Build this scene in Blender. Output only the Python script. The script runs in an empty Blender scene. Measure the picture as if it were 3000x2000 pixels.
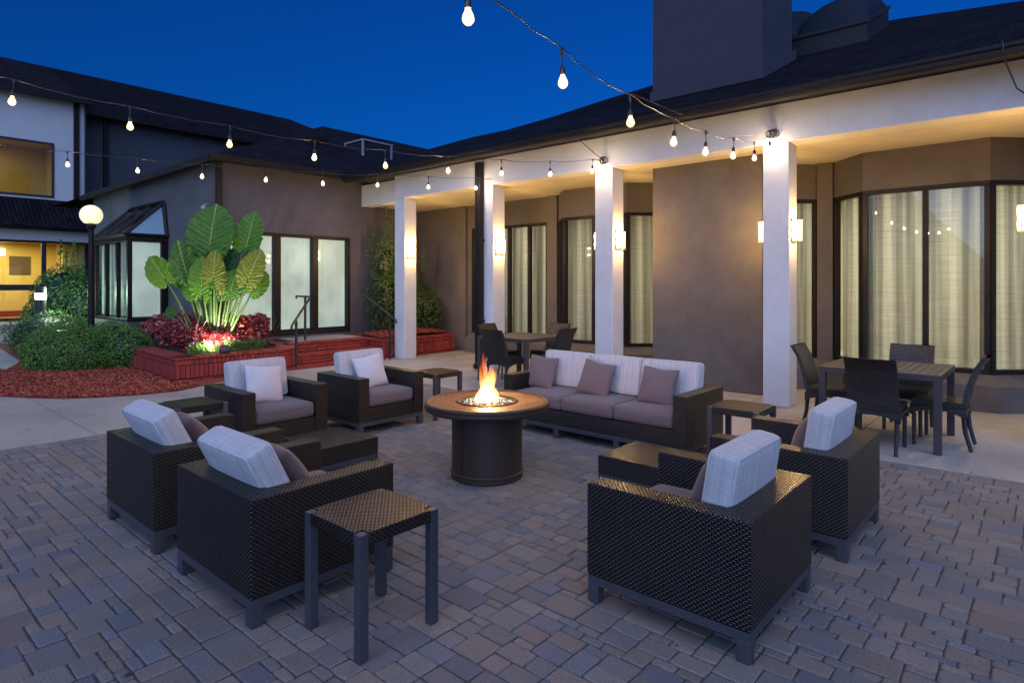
import bpy, bmesh, math, random
from math import radians as R, sin, cos, pi
from mathutils import Vector, Matrix
import numpy as np
rng = random.Random(7)
S = bpy.context.scene
COL = S.collection

# ------------------------------------------------------------------ camera, sky, light
cd = bpy.data.cameras.new("camera"); cam = bpy.data.objects.new("camera", cd); COL.objects.link(cam)
cam.location = (0, 0, 1.6); cam.rotation_euler = (R(90), 0, R(41.3))
cd.sensor_width = 36; cd.lens = 21.6; cd.shift_y = -0.056; cd.clip_end = 2000; cd.clip_start = 0.05
S.camera = cam
W = bpy.data.worlds.new("World"); S.world = W; W.use_nodes = True
wn = W.node_tree.nodes; wl = W.node_tree.links
bg = wn["Background"]
SUN_ELEV, SUN_ROT = R(5), R(160)
sky = wn.new("ShaderNodeTexSky"); sky.sky_type = 'NISHITA'; sky.sun_disc = False
sky.sun_elevation = SUN_ELEV; sky.sun_rotation = SUN_ROT; sky.air_density = 1.0; sky.dust_density = 0.3; sky.ozone_density = 6.0
tint = wn.new("ShaderNodeMix"); tint.data_type = 'RGBA'; tint.blend_type = 'MULTIPLY'; tint.inputs[0].default_value = 1.0
tint.inputs[7].default_value = (0.06, 0.55, 1.0, 1)
wl.new(sky.outputs[0], tint.inputs[6]); wl.new(tint.outputs[2], bg.inputs[0])
bg.inputs[1].default_value = 0.15
sd = bpy.data.lights.new("twilight_sun", 'SUN'); sun = bpy.data.objects.new("twilight_sun", sd); COL.objects.link(sun)
sd.energy = 3.4; sd.angle = R(100); sd.color = (0.45, 0.58, 1.0)
sun.rotation_euler = (R(57), 0, R(38))
S.view_settings.view_transform = 'Standard'; S.view_settings.look = 'None'
S.view_settings.exposure = 0.0; S.view_settings.gamma = 1.0
S.render.engine = 'CYCLES'
S.cycles.use_denoising = True
S.cycles.max_bounces = 8; S.cycles.diffuse_bounces = 3; S.cycles.glossy_bounces = 3; S.cycles.transmission_bounces = 5; S.cycles.transparent_max_bounces = 24
S.cycles.sample_clamp_indirect = 4.0; S.cycles.caustics_reflective = False; S.cycles.caustics_refractive = False
S.cycles.volume_step_rate = 1.0

# ------------------------------------------------------------------ materials
def nodes(name):
    m = bpy.data.materials.new(name); m.use_nodes = True
    nt = m.node_tree
    return m, nt, nt.nodes["Principled BSDF"], nt.nodes["Material Output"]
def N(nt, t, **kw):
    n = nt.nodes.new(t)
    for k, v in kw.items(): setattr(n, k, v)
    return n
def ramp(nt, src, stops):
    r = N(nt, "ShaderNodeValToRGB"); nt.links.new(src, r.inputs[0])
    while len(r.color_ramp.elements) < len(stops): r.color_ramp.elements.new(0.5)
    for e, (p, c) in zip(r.color_ramp.elements, stops):
        e.position = p; e.color = (c[0], c[1], c[2], 1) if not isinstance(c, (int, float)) else (c, c, c, 1)
    return r.outputs[0]
def mathn(nt, op, a, b=None):
    n = N(nt, "ShaderNodeMath", operation=op)
    for i, v in enumerate((a, b)):
        if v is None: continue
        if isinstance(v, (int, float)): n.inputs[i].default_value = v
        else: nt.links.new(v, n.inputs[i])
    return n.outputs[0]
def mixc(nt, fac, a, b, mode='MIX'):
    n = N(nt, "ShaderNodeMix", data_type='RGBA', blend_type=mode)
    for i, v in ((0, fac), (6, a), (7, b)):
        if isinstance(v, (int, float)): n.inputs[i].default_value = v
        elif isinstance(v, tuple): n.inputs[i].default_value = (*v, 1)
        else: nt.links.new(v, n.inputs[i])
    return n.outputs[2]
def noise(nt, scale, detail=4, coord='Object', stretch=None, rough=0.6):
    tc = N(nt, "ShaderNodeTexCoord"); out = tc.outputs[coord]
    if stretch:
        mp = N(nt, "ShaderNodeMapping"); mp.inputs[3].default_value = stretch
        nt.links.new(out, mp.inputs[0]); out = mp.outputs[0]
    n = N(nt, "ShaderNodeTexNoise"); n.inputs["Scale"].default_value = scale; n.inputs["Detail"].default_value = detail
    n.inputs["Roughness"].default_value = rough
    nt.links.new(out, n.inputs["Vector"]); return n.outputs[0]
def bump(nt, b, h, strength, dist):
    n = N(nt, "ShaderNodeBump"); n.inputs["Strength"].default_value = strength; n.inputs["Distance"].default_value = dist
    nt.links.new(h, n.inputs["Height"]); nt.links.new(n.outputs[0], b.inputs["Normal"])
def plain(name, col, rough=0.6, metal=0.0, var=0.15, nscale=3.0, bscale=0, bstr=0.3, bdist=0.004, coat=0):
    m, nt, b, o = nodes(name)
    n = noise(nt, nscale, 8, rough=0.68)
    lo = tuple(c * (1 - var) for c in col); hi = tuple(min(1, c * (1 + var)) for c in col)
    cc = ramp(nt, n, [(0.3, lo), (0.7, hi)])
    if bscale: cc = mixc(nt, 1.0, cc, ramp(nt, noise(nt, bscale * .9, 2), [(0.28, 0.91), (0.72, 1.06)]), 'MULTIPLY')
    nt.links.new(cc, b.inputs["Base Color"])
    b.inputs["Roughness"].default_value = rough; b.inputs["Metallic"].default_value = metal
    if coat: b.inputs["Coat Weight"].default_value = coat
    if bscale: bump(nt, b, noise(nt, bscale, 3), bstr, bdist)
    return m
def attr_mat(name, rough=0.85, bscale=0, bstr=0.4, bdist=0.004, var=0.15, nscale=30, translucent=0.0):
    m, nt, b, o = nodes(name)
    a = N(nt, "ShaderNodeAttribute", attribute_name="Col")
    c = mixc(nt, 1.0, a.outputs[0], ramp(nt, noise(nt, nscale), [(0.3, 1 - var), (0.7, 1 + var * 0.6)]), 'MULTIPLY')
    nt.links.new(c, b.inputs["Base Color"]); b.inputs["Roughness"].default_value = rough
    if bscale: bump(nt, b, noise(nt, bscale, 4), bstr, bdist)
    if translucent:
        t = N(nt, "ShaderNodeBsdfTranslucent"); nt.links.new(c, t.inputs[0])
        mx = N(nt, "ShaderNodeMixShader"); mx.inputs[0].default_value = translucent
        nt.links.new(b.outputs[0], mx.inputs[1]); nt.links.new(t.outputs[0], mx.inputs[2]); nt.links.new(mx.outputs[0], o.inputs[0])
    return m
def uvxy(nt):
    u = N(nt, "ShaderNodeUVMap"); s = N(nt, "ShaderNodeSeparateXYZ"); nt.links.new(u.outputs[0], s.inputs[0])
    return s.outputs[0], s.outputs[1], u.outputs[0]
def wicker(name, col, hi, pu=0.019, pv=0.0095):
    m, nt, b, o = nodes(name)
    u, v, _ = uvxy(nt)
    vr = mathn(nt, 'DIVIDE', v, pv); row = mathn(nt, 'FLOOR', vr); par = mathn(nt, 'MULTIPLY', mathn(nt, 'PINGPONG', row, 1.0), 0.5)
    uu = mathn(nt, 'ADD', mathn(nt, 'DIVIDE', u, pu), par)
    hu = mathn(nt, 'ABSOLUTE', mathn(nt, 'SINE', mathn(nt, 'MULTIPLY', uu, pi)))
    hv = mathn(nt, 'ABSOLUTE', mathn(nt, 'SINE', mathn(nt, 'MULTIPLY', vr, pi)))
    h = mathn(nt, 'POWER', mathn(nt, 'MULTIPLY', hu, hv), 0.7)
    c = mixc(nt, h, tuple(x * 0.12 for x in col), hi)
    c = mixc(nt, 1.0, c, ramp(nt, noise(nt, 9), [(0.3, 0.75), (0.7, 1.2)]), 'MULTIPLY')
    nt.links.new(c, b.inputs["Base Color"])
    nt.links.new(ramp(nt, h, [(0.1, 0.8), (0.7, 0.30)]), b.inputs["Roughness"])
    nt.links.new(ramp(nt, h, [(0.2, 0.0), (0.7, 0.75)]), b.inputs["Specular IOR Level"])
    nt.links.new(ramp(nt, h, [(0.35, 0.0), (0.8, 0.5)]), b.inputs["Coat Weight"]); b.inputs["Coat Roughness"].default_value = 0.24; b.inputs["Coat IOR"].default_value = 1.6
    bump(nt, b, h, 1.0, 0.005)
    return m
def fabric(name, col, line, plaid=True):
    m, nt, b, o = nodes(name)
    a = noise(nt, 1.0, 2, 'UV', (330, 4, 1)); d = noise(nt, 1.0, 2, 'UV', (4, 330, 1))
    w = noise(nt, 900, 1, 'UV')
    f = mathn(nt, 'MULTIPLY', mathn(nt, 'ADD', a, d), 0.5)
    c = mixc(nt, ramp(nt, f, [(0.40, 0.0), (0.60, 1.0)]), line, col) if plaid else mixc(nt, f, tuple(x * 0.75 for x in col), tuple(min(1, x * 1.2) for x in col))
    if plaid:
        wide = noise(nt, 1.0, 1, 'UV', (40, 0.3, 1))
        c = mixc(nt, 1.0, c, ramp(nt, wide, [(0.42, 0.90), (0.55, 1.03)]), 'MULTIPLY')
    nt.links.new(c, b.inputs["Base Color"]); b.inputs["Roughness"].default_value = 0.92
    b.inputs["Sheen Weight"].default_value = 0.15
    big = noise(nt, 7, 3)
    h = mathn(nt, 'ADD', mathn(nt, 'MULTIPLY', w, 0.08), mathn(nt, 'MULTIPLY', big, 1.0))
    bump(nt, b, h, 0.35, 0.03)
    return m
def shingle(name, col):
    m, nt, b, o = nodes(name)
    u, v, uv = uvxy(nt)
    br = N(nt, "ShaderNodeTexBrick"); nt.links.new(uv, br.inputs[0])
    br.inputs["Color1"].default_value = (*[c * 0.7 for c in col], 1); br.inputs["Color2"].default_value = (*[c * 1.35 for c in col], 1)
    br.inputs["Mortar"].default_value = (*[c * 0.3 for c in col], 1)
    br.inputs["Scale"].default_value = 1; br.inputs["Mortar Size"].default_value = 0.008
    br.inputs["Brick Width"].default_value = 0.3; br.inputs["Row Height"].default_value = 0.14
    c = mixc(nt, 1.0, br.outputs[0], ramp(nt, noise(nt, 40), [(0.3, 0.6), (0.7, 1.3)]), 'MULTIPLY')
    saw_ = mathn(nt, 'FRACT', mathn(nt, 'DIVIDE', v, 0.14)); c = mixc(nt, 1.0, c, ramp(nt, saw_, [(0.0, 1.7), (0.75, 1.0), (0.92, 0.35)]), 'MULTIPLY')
    nt.links.new(c, b.inputs["Base Color"]); b.inputs["Roughness"].default_value = 0.9; b.inputs["Specular IOR Level"].default_value = 0.06
    saw = mathn(nt, 'SUBTRACT', 1.0, mathn(nt, 'FRACT', mathn(nt, 'DIVIDE', v, 0.14)))
    bump(nt, b, mathn(nt, 'ADD', saw, mathn(nt, 'MULTIPLY', noise(nt, 60), 0.4)), 1.0, 0.03)
    return m
def emit(name, col, strength, base=(0.8, 0.8, 0.8)):
    m, nt, b, o = nodes(name)
    b.inputs["Base Color"].default_value = (*base, 1)
    b.inputs["Emission Color"].default_value = (*col, 1); b.inputs["Emission Strength"].default_value = strength
    b.inputs["Roughness"].default_value = 0.4
    return m
def glassmat(name, tintc=(0.9, 0.95, 0.93), boost=1.0):
    m, nt, b, o = nodes(name)
    t = N(nt, "ShaderNodeBsdfTransparent"); t.inputs[0].default_value = (*tintc, 1)
    g = N(nt, "ShaderNodeBsdfGlossy"); g.inputs["Roughness"].default_value = 0.004
    ge = N(nt, "ShaderNodeNewGeometry"); dt_ = N(nt, "ShaderNodeVectorMath", operation='DOT_PRODUCT')
    nt.links.new(ge.outputs["Normal"], dt_.inputs[0]); nt.links.new(ge.outputs["Incoming"], dt_.inputs[1])
    f = mathn(nt, 'ADD', mathn(nt, 'MULTIPLY', mathn(nt, 'POWER', mathn(nt, 'SUBTRACT', 1.0, mathn(nt, 'ABSOLUTE', dt_.outputs["Value"])), 5.0), 0.9), 0.045 * boost)
    mx = N(nt, "ShaderNodeMixShader"); nt.links.new(f, mx.inputs[0])
    nt.links.new(t.outputs[0], mx.inputs[1]); nt.links.new(g.outputs[0], mx.inputs[2]); nt.links.new(mx.outputs[0], o.inputs[0])
    return m
def curtainmat(name):
    m, nt, b, o = nodes(name)
    slub = noise(nt, 1.0, 4, 'UV', (1.6, 70, 1), 0.75); fine = noise(nt, 1.0, 1, 'UV', (420, 4, 1))
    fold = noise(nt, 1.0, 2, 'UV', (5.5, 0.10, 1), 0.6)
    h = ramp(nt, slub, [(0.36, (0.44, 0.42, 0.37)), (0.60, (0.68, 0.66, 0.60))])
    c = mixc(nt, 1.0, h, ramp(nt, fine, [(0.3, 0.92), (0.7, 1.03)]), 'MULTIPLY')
    c = mixc(nt, 1.0, c, ramp(nt, fold, [(0.34, 0.26), (0.46, 0.62), (0.60, 1.22)]), 'MULTIPLY')  # light and shade of the folds painted into the cloth as soft stripes
    d = N(nt, "ShaderNodeBsdfDiffuse"); t = N(nt, "ShaderNodeBsdfTranslucent"); tr = N(nt, "ShaderNodeBsdfTransparent")
    nt.links.new(c, d.inputs[0]); nt.links.new(c, t.inputs[0])
    m1 = N(nt, "ShaderNodeMixShader"); m1.inputs[0].default_value = 0.55
    nt.links.new(d.outputs[0], m1.inputs[1]); nt.links.new(t.outputs[0], m1.inputs[2])
    m2 = N(nt, "ShaderNodeMixShader"); nt.links.new(ramp(nt, slub, [(0.4, 0.10), (0.6, 0.18)]), m2.inputs[0])
    nt.links.new(m1.outputs[0], m2.inputs[1]); nt.links.new(tr.outputs[0], m2.inputs[2]); nt.links.new(m2.outputs[0], o.inputs[0])
    return m
def leafveins(name, col, vein):
    m, nt, b, o = nodes(name)
    u, v, _ = uvxy(nt)
    av = mathn(nt, 'ABSOLUTE', v)
    q = mathn(nt, 'SUBTRACT', u, mathn(nt, 'MULTIPLY', av, 0.55))
    fr = mathn(nt, 'ABSOLUTE', mathn(nt, 'SUBTRACT', mathn(nt, 'FRACT', mathn(nt, 'ADD', mathn(nt, 'MULTIPLY', q, 8.5), mathn(nt, 'MULTIPLY', noise(nt, 5), 0.5))), 0.5))
    lat = ramp(nt, fr, [(0.0, 1.0), (0.035, 0.9), (0.07, 0.0)])
    mid = mathn(nt, 'LESS_THAN', av, 0.013)
    f = mathn(nt, 'MAXIMUM', mathn(nt, 'MULTIPLY', lat, 0.42), mid)
    a = N(nt, "ShaderNodeAttribute", attribute_name="Col")
    base = mixc(nt, 1.0, a.outputs[0], ramp(nt, noise(nt, 14), [(0.3, 0.75), (0.7, 1.2)]), 'MULTIPLY')
    c = mixc(nt, f, base, vein)
    nt.links.new(c, b.inputs["Base Color"]); b.inputs["Roughness"].default_value = 0.42; b.inputs["Specular IOR Level"].default_value = 0.3
    bump(nt, b, mathn(nt, 'ADD', ramp(nt, fr, [(0.0, 0.0), (0.5, 1.0)]), mathn(nt, 'MULTIPLY', noise(nt, 22), 0.8)), 0.55, 0.02)
    t = N(nt, "ShaderNodeBsdfTranslucent"); nt.links.new(c, t.inputs[0])
    mx = N(nt, "ShaderNodeMixShader"); mx.inputs[0].default_value = 0.35
    nt.links.new(b.outputs[0], mx.inputs[1]); nt.links.new(t.outputs[0], mx.inputs[2]); nt.links.new(mx.outputs[0], o.inputs[0])
    return m

M = {}
M['white'] = plain('white_stucco', (0.60, 0.585, 0.57), 0.85, var=0.08, nscale=2.0, bscale=60, bstr=0.7, bdist=0.010)
M['taupe'] = plain('taupe_stucco', (0.104, 0.090, 0.084), 0.85, var=0.22, nscale=1.6, bscale=55, bstr=0.8, bdist=0.012)
M['greywall'] = plain('grey_stucco', (0.10, 0.098, 0.096), 0.85, var=0.20, nscale=1.4, bscale=50, bstr=0.7, bdist=0.012)
M['ceil'] = plain('ceiling_stucco', (0.56, 0.50, 0.40), 0.9, var=0.06, bscale=70, bstr=0.5, bdist=0.006)
M['bronze'] = plain('bronze_trim', (0.013, 0.010, 0.008), 0.45, var=0.15)
M['black'] = plain('black_metal', (0.02, 0.02, 0.022), 0.45, var=0.15)
M['frame'] = plain('grey_metal', (0.070, 0.070, 0.078), 0.45, metal=0.3, var=0.12, nscale=8)
M['tablemetal'] = plain('table_metal', (0.055, 0.045, 0.044), 0.55, metal=0.2, var=0.12, nscale=6)
M['roof'] = shingle('dark_shingles', (0.013, 0.012, 0.015))
M['concrete'] = None
M['wicker'] = wicker('dark_wicker', (0.013, 0.010, 0.008), (0.024, 0.018, 0.014), 0.027, 0.011)
M['wicker2'] = wicker('chair_wicker', (0.02, 0.016, 0.013), (0.030, 0.024, 0.019), 0.03, 0.015)
M['cush'] = fabric('plaid_fabric', (0.60, 0.58, 0.56), (0.42, 0.40, 0.395))
M['seat'] = fabric('brown_fabric', (0.122, 0.100, 0.103), (0, 0, 0), False)
M['pillow_w'] = fabric('pale_linen', (0.56, 0.545, 0.55), (0, 0, 0), False)
M['pillow_t'] = fabric('taupe_linen', (0.155, 0.112, 0.105), (0, 0, 0), False)
M['paver'] = attr_mat('tumbled_pavers', 0.85, 220, 0.6, 0.003, 0.42, 140)
M['joint'] = plain('paver_joint_sand', (0.075, 0.068, 0.06), 0.95)
M['brick'] = attr_mat('painted_brick', 0.5, 60, 0.4, 0.003, 0.15, 25)
M['mortar'] = plain('painted_mortar', (0.10, 0.018, 0.014), 0.8)
M['mulch'] = attr_mat('red_mulch', 0.9, 0, var=0.2, nscale=40)
M['leaf'] = attr_mat('shrub_leaves', 0.5, var=0.15, nscale=4, translucent=0.3)
M['stem'] = plain('green_stems', (0.055, 0.10, 0.018), 0.45)
M['wood'] = plain('shrub_stems', (0.06, 0.045, 0.03), 0.8)
M['ear'] = leafveins('elephant_ear_leaf', (0.05, 0.14, 0.02), (0.30, 0.36, 0.10))
M['glass'] = glassmat('window_glass')
M['skyglass'] = glassmat('skylight_glass', (0.35, 0.42, 0.48), 2.5)
M['curtain'] = curtainmat('sheer_curtain')
M['room'] = plain('room_paint', (0.55, 0.48, 0.36), 0.9, var=0.05)
M['yroom'] = plain('yellow_room_paint', (0.62, 0.44, 0.13), 0.8, var=0.05)
M['wfloor'] = plain('wood_floor', (0.30, 0.12, 0.04), 0.5)
M['blind'] = emit('lit_roller_shade', (0.82, 0.92, 0.80), 0.52, (0.5, 0.5, 0.48))
nt = M['blind'].node_tree; b = nt.nodes["Principled BSDF"]
nn_ = mathn(nt, 'MULTIPLY', ramp(nt, noise(nt, 0.9, 3), [(0.30, .30), (0.5, .50), (0.72, .68)]), ramp(nt, noise(nt, 1.0, 3, 'Object', (14, 14, .3)), [(0.3, .90), (0.7, 1.05)]))
nt.links.new(nn_, b.inputs["Emission Strength"])
M['bulb'] = emit('filament_core', (1.0, 0.80, 0.60), 2300.0)
m, nt, b, o = nodes('amber_bulb_glass'); nt.nodes.remove(b)
t_ = N(nt, "ShaderNodeBsdfTransparent"); t_.inputs[0].default_value = (1, .93, .82, 1); e_ = N(nt, "ShaderNodeEmission"); e_.inputs[0].default_value = (1.0, .62, .26, 1); e_.inputs[1].default_value = 4.5
mx = N(nt, "ShaderNodeMixShader"); mx.inputs[0].default_value = .5; nt.links.new(t_.outputs[0], mx.inputs[1]); nt.links.new(e_.outputs[0], mx.inputs[2]); nt.links.new(mx.outputs[0], o.inputs[0]); M['bulbglass'] = m
M['shade'] = emit('sconce_shade', (1.0, 0.78, 0.42), 1.7)
nt = M['shade'].node_tree; b = nt.nodes["Principled BSDF"]; o = nt.nodes["Material Output"]; t_ = N(nt, "ShaderNodeBsdfTransparent"); t_.inputs[0].default_value = (1, .92, .78, 1)
b.inputs["Emission Strength"].default_value = 2.6; b.inputs["Base Color"].default_value = (.05, .05, .05, 1); mx = N(nt, "ShaderNodeMixShader"); mx.inputs[0].default_value = .5
nt.links.new(b.outputs[0], mx.inputs[1]); nt.links.new(t_.outputs[0], mx.inputs[2]); nt.links.new(mx.outputs[0], o.inputs[0])
M['globe'] = emit('globe_glass', (0.97, 0.97, 0.58), 0.85, (.5, .5, .4))
M['globecore'] = emit('globe_core', (1.0, 1.0, 0.70), 8.0)
M['bollard_l'] = emit('bollard_lens', (0.80, 1.0, 0.93), 9.0)
M['basebrown'] = plain('brown_powder_coat', (0.040, 0.024, 0.015), 0.5, var=.12)
M['wire'] = plain('black_cable', (0.018, 0.016, 0.014), 0.4)
M['greymetal'] = plain('galvanised_metal', (0.35, 0.37, 0.38), 0.5, metal=0.3)
M['dome'] = plain('acrylic_dome', (0.016, 0.022, 0.032), 0.65)
M['dome'].node_tree.nodes['Principled BSDF'].inputs['Specular IOR Level'].default_value = 0.12
M['curb'] = plain('skylight_curb', (0.012, 0.012, 0.014), 0.7)
M['stone'] = plain('grey_stone', (0.045, 0.045, 0.05), 0.6, bscale=30)
M['soil'] = plain('dark_soil', (0.03, 0.022, 0.018), 0.95, bscale=30, bdist=0.02)
M['door'] = plain('dark_plaque', (0.10, 0.06, 0.03), 0.6)
M['flower'] = attr_mat('petals', 0.6, translucent=0.3)
M['bronze'].node_tree.nodes['Principled BSDF'].inputs['Specular IOR Level'].default_value = 0.22
M['wing'] = plain('mauve_grey_stucco', (0.088, 0.078, 0.084), 0.85, var=0.18, nscale=1.5, bscale=55, bstr=0.8, bdist=0.012)
# concrete with trowel stains
m, nt, b, o = nodes('broom_concrete')
big = noise(nt, 0.6, 6); sm = noise(nt, 25, 4)
c = mixc(nt, 1.0, ramp(nt, big, [(0.32, (0.24, 0.215, 0.185)), (0.5, (0.33, 0.30, 0.26)), (0.68, (0.40, 0.365, 0.32))]), ramp(nt, sm, [(0.3, 0.85), (0.7, 1.08)]), 'MULTIPLY')
nt.links.new(c, b.inputs["Base Color"]); b.inputs["Roughness"].default_value = 0.75
bump(nt, b, noise(nt, 120, 3), 0.25, 0.003); M['concrete'] = m
# slatted wood-look aluminium with grain
m, nt, b, o = nodes('slat_brown')
g = noise(nt, 1.0, 4, 'Object', (4, 90, 4))
nt.links.new(ramp(nt, g, [(0.3, (0.065, 0.032, 0.018)), (0.7, (0.12, 0.062, 0.034))]), b.inputs["Base Color"]); b.inputs["Roughness"].default_value = 0.36
M['slat'] = m
# fire glass beads
m, nt, b, o = nodes('fire_glass_beads')
a = N(nt, "ShaderNodeAttribute", attribute_name="Col"); nt.links.new(a.outputs[0], b.inputs["Base Color"])
b.inputs["Roughness"].default_value = 0.08; M['beads'] = m
# flame: glowing gas, hotter low down
m, nt, b, o = nodes('flame_gas'); nt.nodes.remove(b)
tc = N(nt, "ShaderNodeTexCoord"); sx = N(nt, "ShaderNodeSeparateXYZ"); nt.links.new(tc.outputs['Object'], sx.inputs[0])
h = mathn(nt, 'DIVIDE', sx.outputs[2], 0.44)
ve = N(nt, "ShaderNodeEmission")
nt.links.new(ramp(nt, h, [(0.0, (1.0, 0.50, 0.17)), (0.4, (1.0, 0.34, 0.06)), (0.7, (1.0, 0.17, 0.018)), (1.0, (1.0, 0.09, 0.005))]), ve.inputs[0])
nt.links.new(ramp(nt, h, [(0.0, 1.0), (0.28, 0.9), (0.5, 0.55), (0.75, 0.32), (1.0, 0.16)]), N(nt, "ShaderNodeMath", operation='MULTIPLY').inputs[0])
mm = [n for n in nt.nodes if n.type == 'MATH' and n.operation == 'MULTIPLY'][-1]; mm.inputs[1].default_value = 60.0
nt.links.new(mm.outputs[0], ve.inputs[1]); nt.links.new(ve.outputs[0], o.inputs["Volume"]); M['flame'] = m

# ------------------------------------------------------------------ mesh helpers
class MB:
    def __init__(s): s.v = []; s.f = []; s.c = []; s.uv = {}; s.col = (1, 1, 1)
    def add(s, vs, fs, col=None):
        n = len(s.v); s.v += [tuple(v) for v in vs]
        for f in fs: s.f.append([n + i for i in f]); s.c.append(col or s.col)
        return s
    def box(s, x0, x1, y0, y1, z0, z1, mat=None, col=None):
        vs = [(x, y, z) for z in (z0, z1) for y in (y0, y1) for x in (x0, x1)]
        if mat is not None: vs = [mat @ Vector(v) for v in vs]
        return s.add(vs, [(0, 2, 3, 1), (4, 5, 7, 6), (0, 1, 5, 4), (2, 6, 7, 3), (0, 4, 6, 2), (1, 3, 7, 5)], col)
    def prism(s, poly, z0, z1, col=None, mat=None):
        n = len(poly); vs = [(p[0], p[1], z0) for p in poly] + [(p[0], p[1], z1) for p in poly]
        if mat is not None: vs = [mat @ Vector(v) for v in vs]
        fs = [list(range(n))[::-1], list(range(n, 2 * n))] + [(i, (i + 1) % n, n + (i + 1) % n, n + i) for i in range(n)]
        return s.add(vs, fs, col)
    def tube(s, pts, r, n=8, col=None, cap=True):
        pts = [Vector(p) for p in pts]; vs = []; fs = []
        up = Vector((0, 0, 1)); prev = None
        for i, p in enumerate(pts):
            d = (pts[min(i + 1, len(pts) - 1)] - pts[max(i - 1, 0)]).normalized()
            a = d.cross(prev if prev is not None else (up if abs(d.z) < 0.95 else Vector((1, 0, 0))))
            if a.length < 1e-6: a = d.cross(Vector((0.3, 1, 0.2)))
            a.normalize(); bb = a.cross(d).normalized(); prev = bb
            rr = r[i] if isinstance(r, (list, tuple)) else r
            for k in range(n):
                t = 2 * pi * k / n; vs.append(p + (a * cos(t) + bb * sin(t)) * rr)
        for i in range(len(pts) - 1):
            for k in range(n):
                fs.append((i * n + k, i * n + (k + 1) % n, (i + 1) * n + (k + 1) % n, (i + 1) * n + k))
        if cap: fs += [list(range(n))[::-1], [(len(pts) - 1) * n + k for k in range(n)]]
        return s.add(vs, fs, col)
    def lathe(s, prof, n=32, c=(0, 0, 0), col=None):
        vs = []; fs = []
        for r, z in prof:
            for k in range(n):
                t = 2 * pi * k / n; vs.append((c[0] + r * cos(t), c[1] + r * sin(t), c[2] + z))
        for i in range(len(prof) - 1):
            for k in range(n):
                fs.append((i * n + k, i * n + (k + 1) % n, (i + 1) * n + (k + 1) % n, (i + 1) * n + k))
        fs += [list(range(n))[::-1], [(len(prof) - 1) * n + k for k in range(n)]]
        return s.add(vs, fs, col)
    def grid(s, rows, col=None, closed=False):
        n = len(rows[0]); vs = [p for r in rows for p in r]; fs = []
        for i in range(len(rows) - 1):
            for k in range(n - 1 if not closed else n):
                fs.append((i * n + k, i * n + (k + 1) % n, (i + 1) * n + (k + 1) % n, (i + 1) * n + k))
        return s.add(vs, fs, col)
    def build(s, name, mat, parent=None, bevel=0, seg=2, smooth=False, sub=0, uvs=None, recalc=True):
        me = bpy.data.meshes.new(name); me.from_pydata(s.v, [], s.f); me.update()
        if recalc:
            bm_ = bmesh.new(); bm_.from_mesh(me); bmesh.ops.recalc_face_normals(bm_, faces=bm_.faces); bm_.to_mesh(me); bm_.free(); me.update()
        if isinstance(mat, str): mat = M[mat]
        me.materials.append(mat)
        nl = len(me.loops)
        V = np.array(s.v); li = np.empty(nl, int); me.loops.foreach_get("vertex_index", li)
        cols = np.ones((nl, 4), np.float32); uv = np.zeros((nl, 2), np.float32)
        k = 0
        for p, cc in zip(me.polygons, s.c):
            ln = p.loop_total; cols[k:k + ln, :3] = cc
            nrm = p.normal; ax = max(range(3), key=lambda i: abs(nrm[i])); q = V[li[k:k + ln]]
            if ax == 2: uv[k:k + ln] = q[:, [0, 1]]
            elif ax == 1: uv[k:k + ln] = q[:, [0, 2]]
            else: uv[k:k + ln] = q[:, [1, 2]]
            k += ln
        if uvs is not None: uv = np.array(uvs, np.float32)[li]
        l = me.uv_layers.new(name="UVMap"); l.data.foreach_set("uv", uv.ravel())
        a = me.color_attributes.new("Col", 'FLOAT_COLOR', 'CORNER'); a.data.foreach_set("color", cols.ravel())
        o = bpy.data.objects.new(name, me); COL.objects.link(o)
        if parent: o.parent = parent
        if bevel:
            md = o.modifiers.new("bevel", 'BEVEL'); md.width = bevel; md.segments = seg; md.limit_method = 'ANGLE'; md.angle_limit = R(40)
        if sub:
            md = o.modifiers.new("sub", 'SUBSURF'); md.levels = sub; md.render_levels = sub
        if smooth or sub or bevel:
            me.polygons.foreach_set("use_smooth", [True] * len(me.polygons))
            if bevel and not smooth and not sub:
                try: md.harden_normals = True
                except Exception: pass
        return o
def tag(o, label=None, cat=None, group=None, kind=None):
    if label: o["label"] = label
    if cat: o["category"] = cat
    if group: o["group"] = group
    if kind: o["kind"] = kind
    return o
def empty(name, loc=(0, 0, 0), rz=0, **kw):
    o = bpy.data.objects.new(name, None); COL.objects.link(o); o.empty_display_size = 0.2
    o.location = loc; o.rotation_euler = (0, 0, rz); return tag(o, **kw)
def dup(root, loc, rz=0, label=None):
    r = root.copy(); COL.objects.link(r); r.location = loc; r.rotation_euler = (0, 0, rz)
    if label: r["label"] = label
    def rec(src, dst):
        for ch in list(src.children):
            c = ch.copy(); COL.objects.link(c); c.parent = dst; rec(ch, c)
    rec(root, r); return r
def bx(name, mat, parent, *b, bevel=0, col=None):
    return MB().box(*b, col=col).build(name, mat, parent, bevel)

# ------------------------------------------------------------------ ground
g = MB().add([(-400, -400, -0.012), (400, -400, -0.012), (400, 400, -0.012), (-400, 400, -0.012)], [(0, 1, 2, 3)]).build('ground', 'soil'); tag(g, kind='structure')
g = MB()
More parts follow.
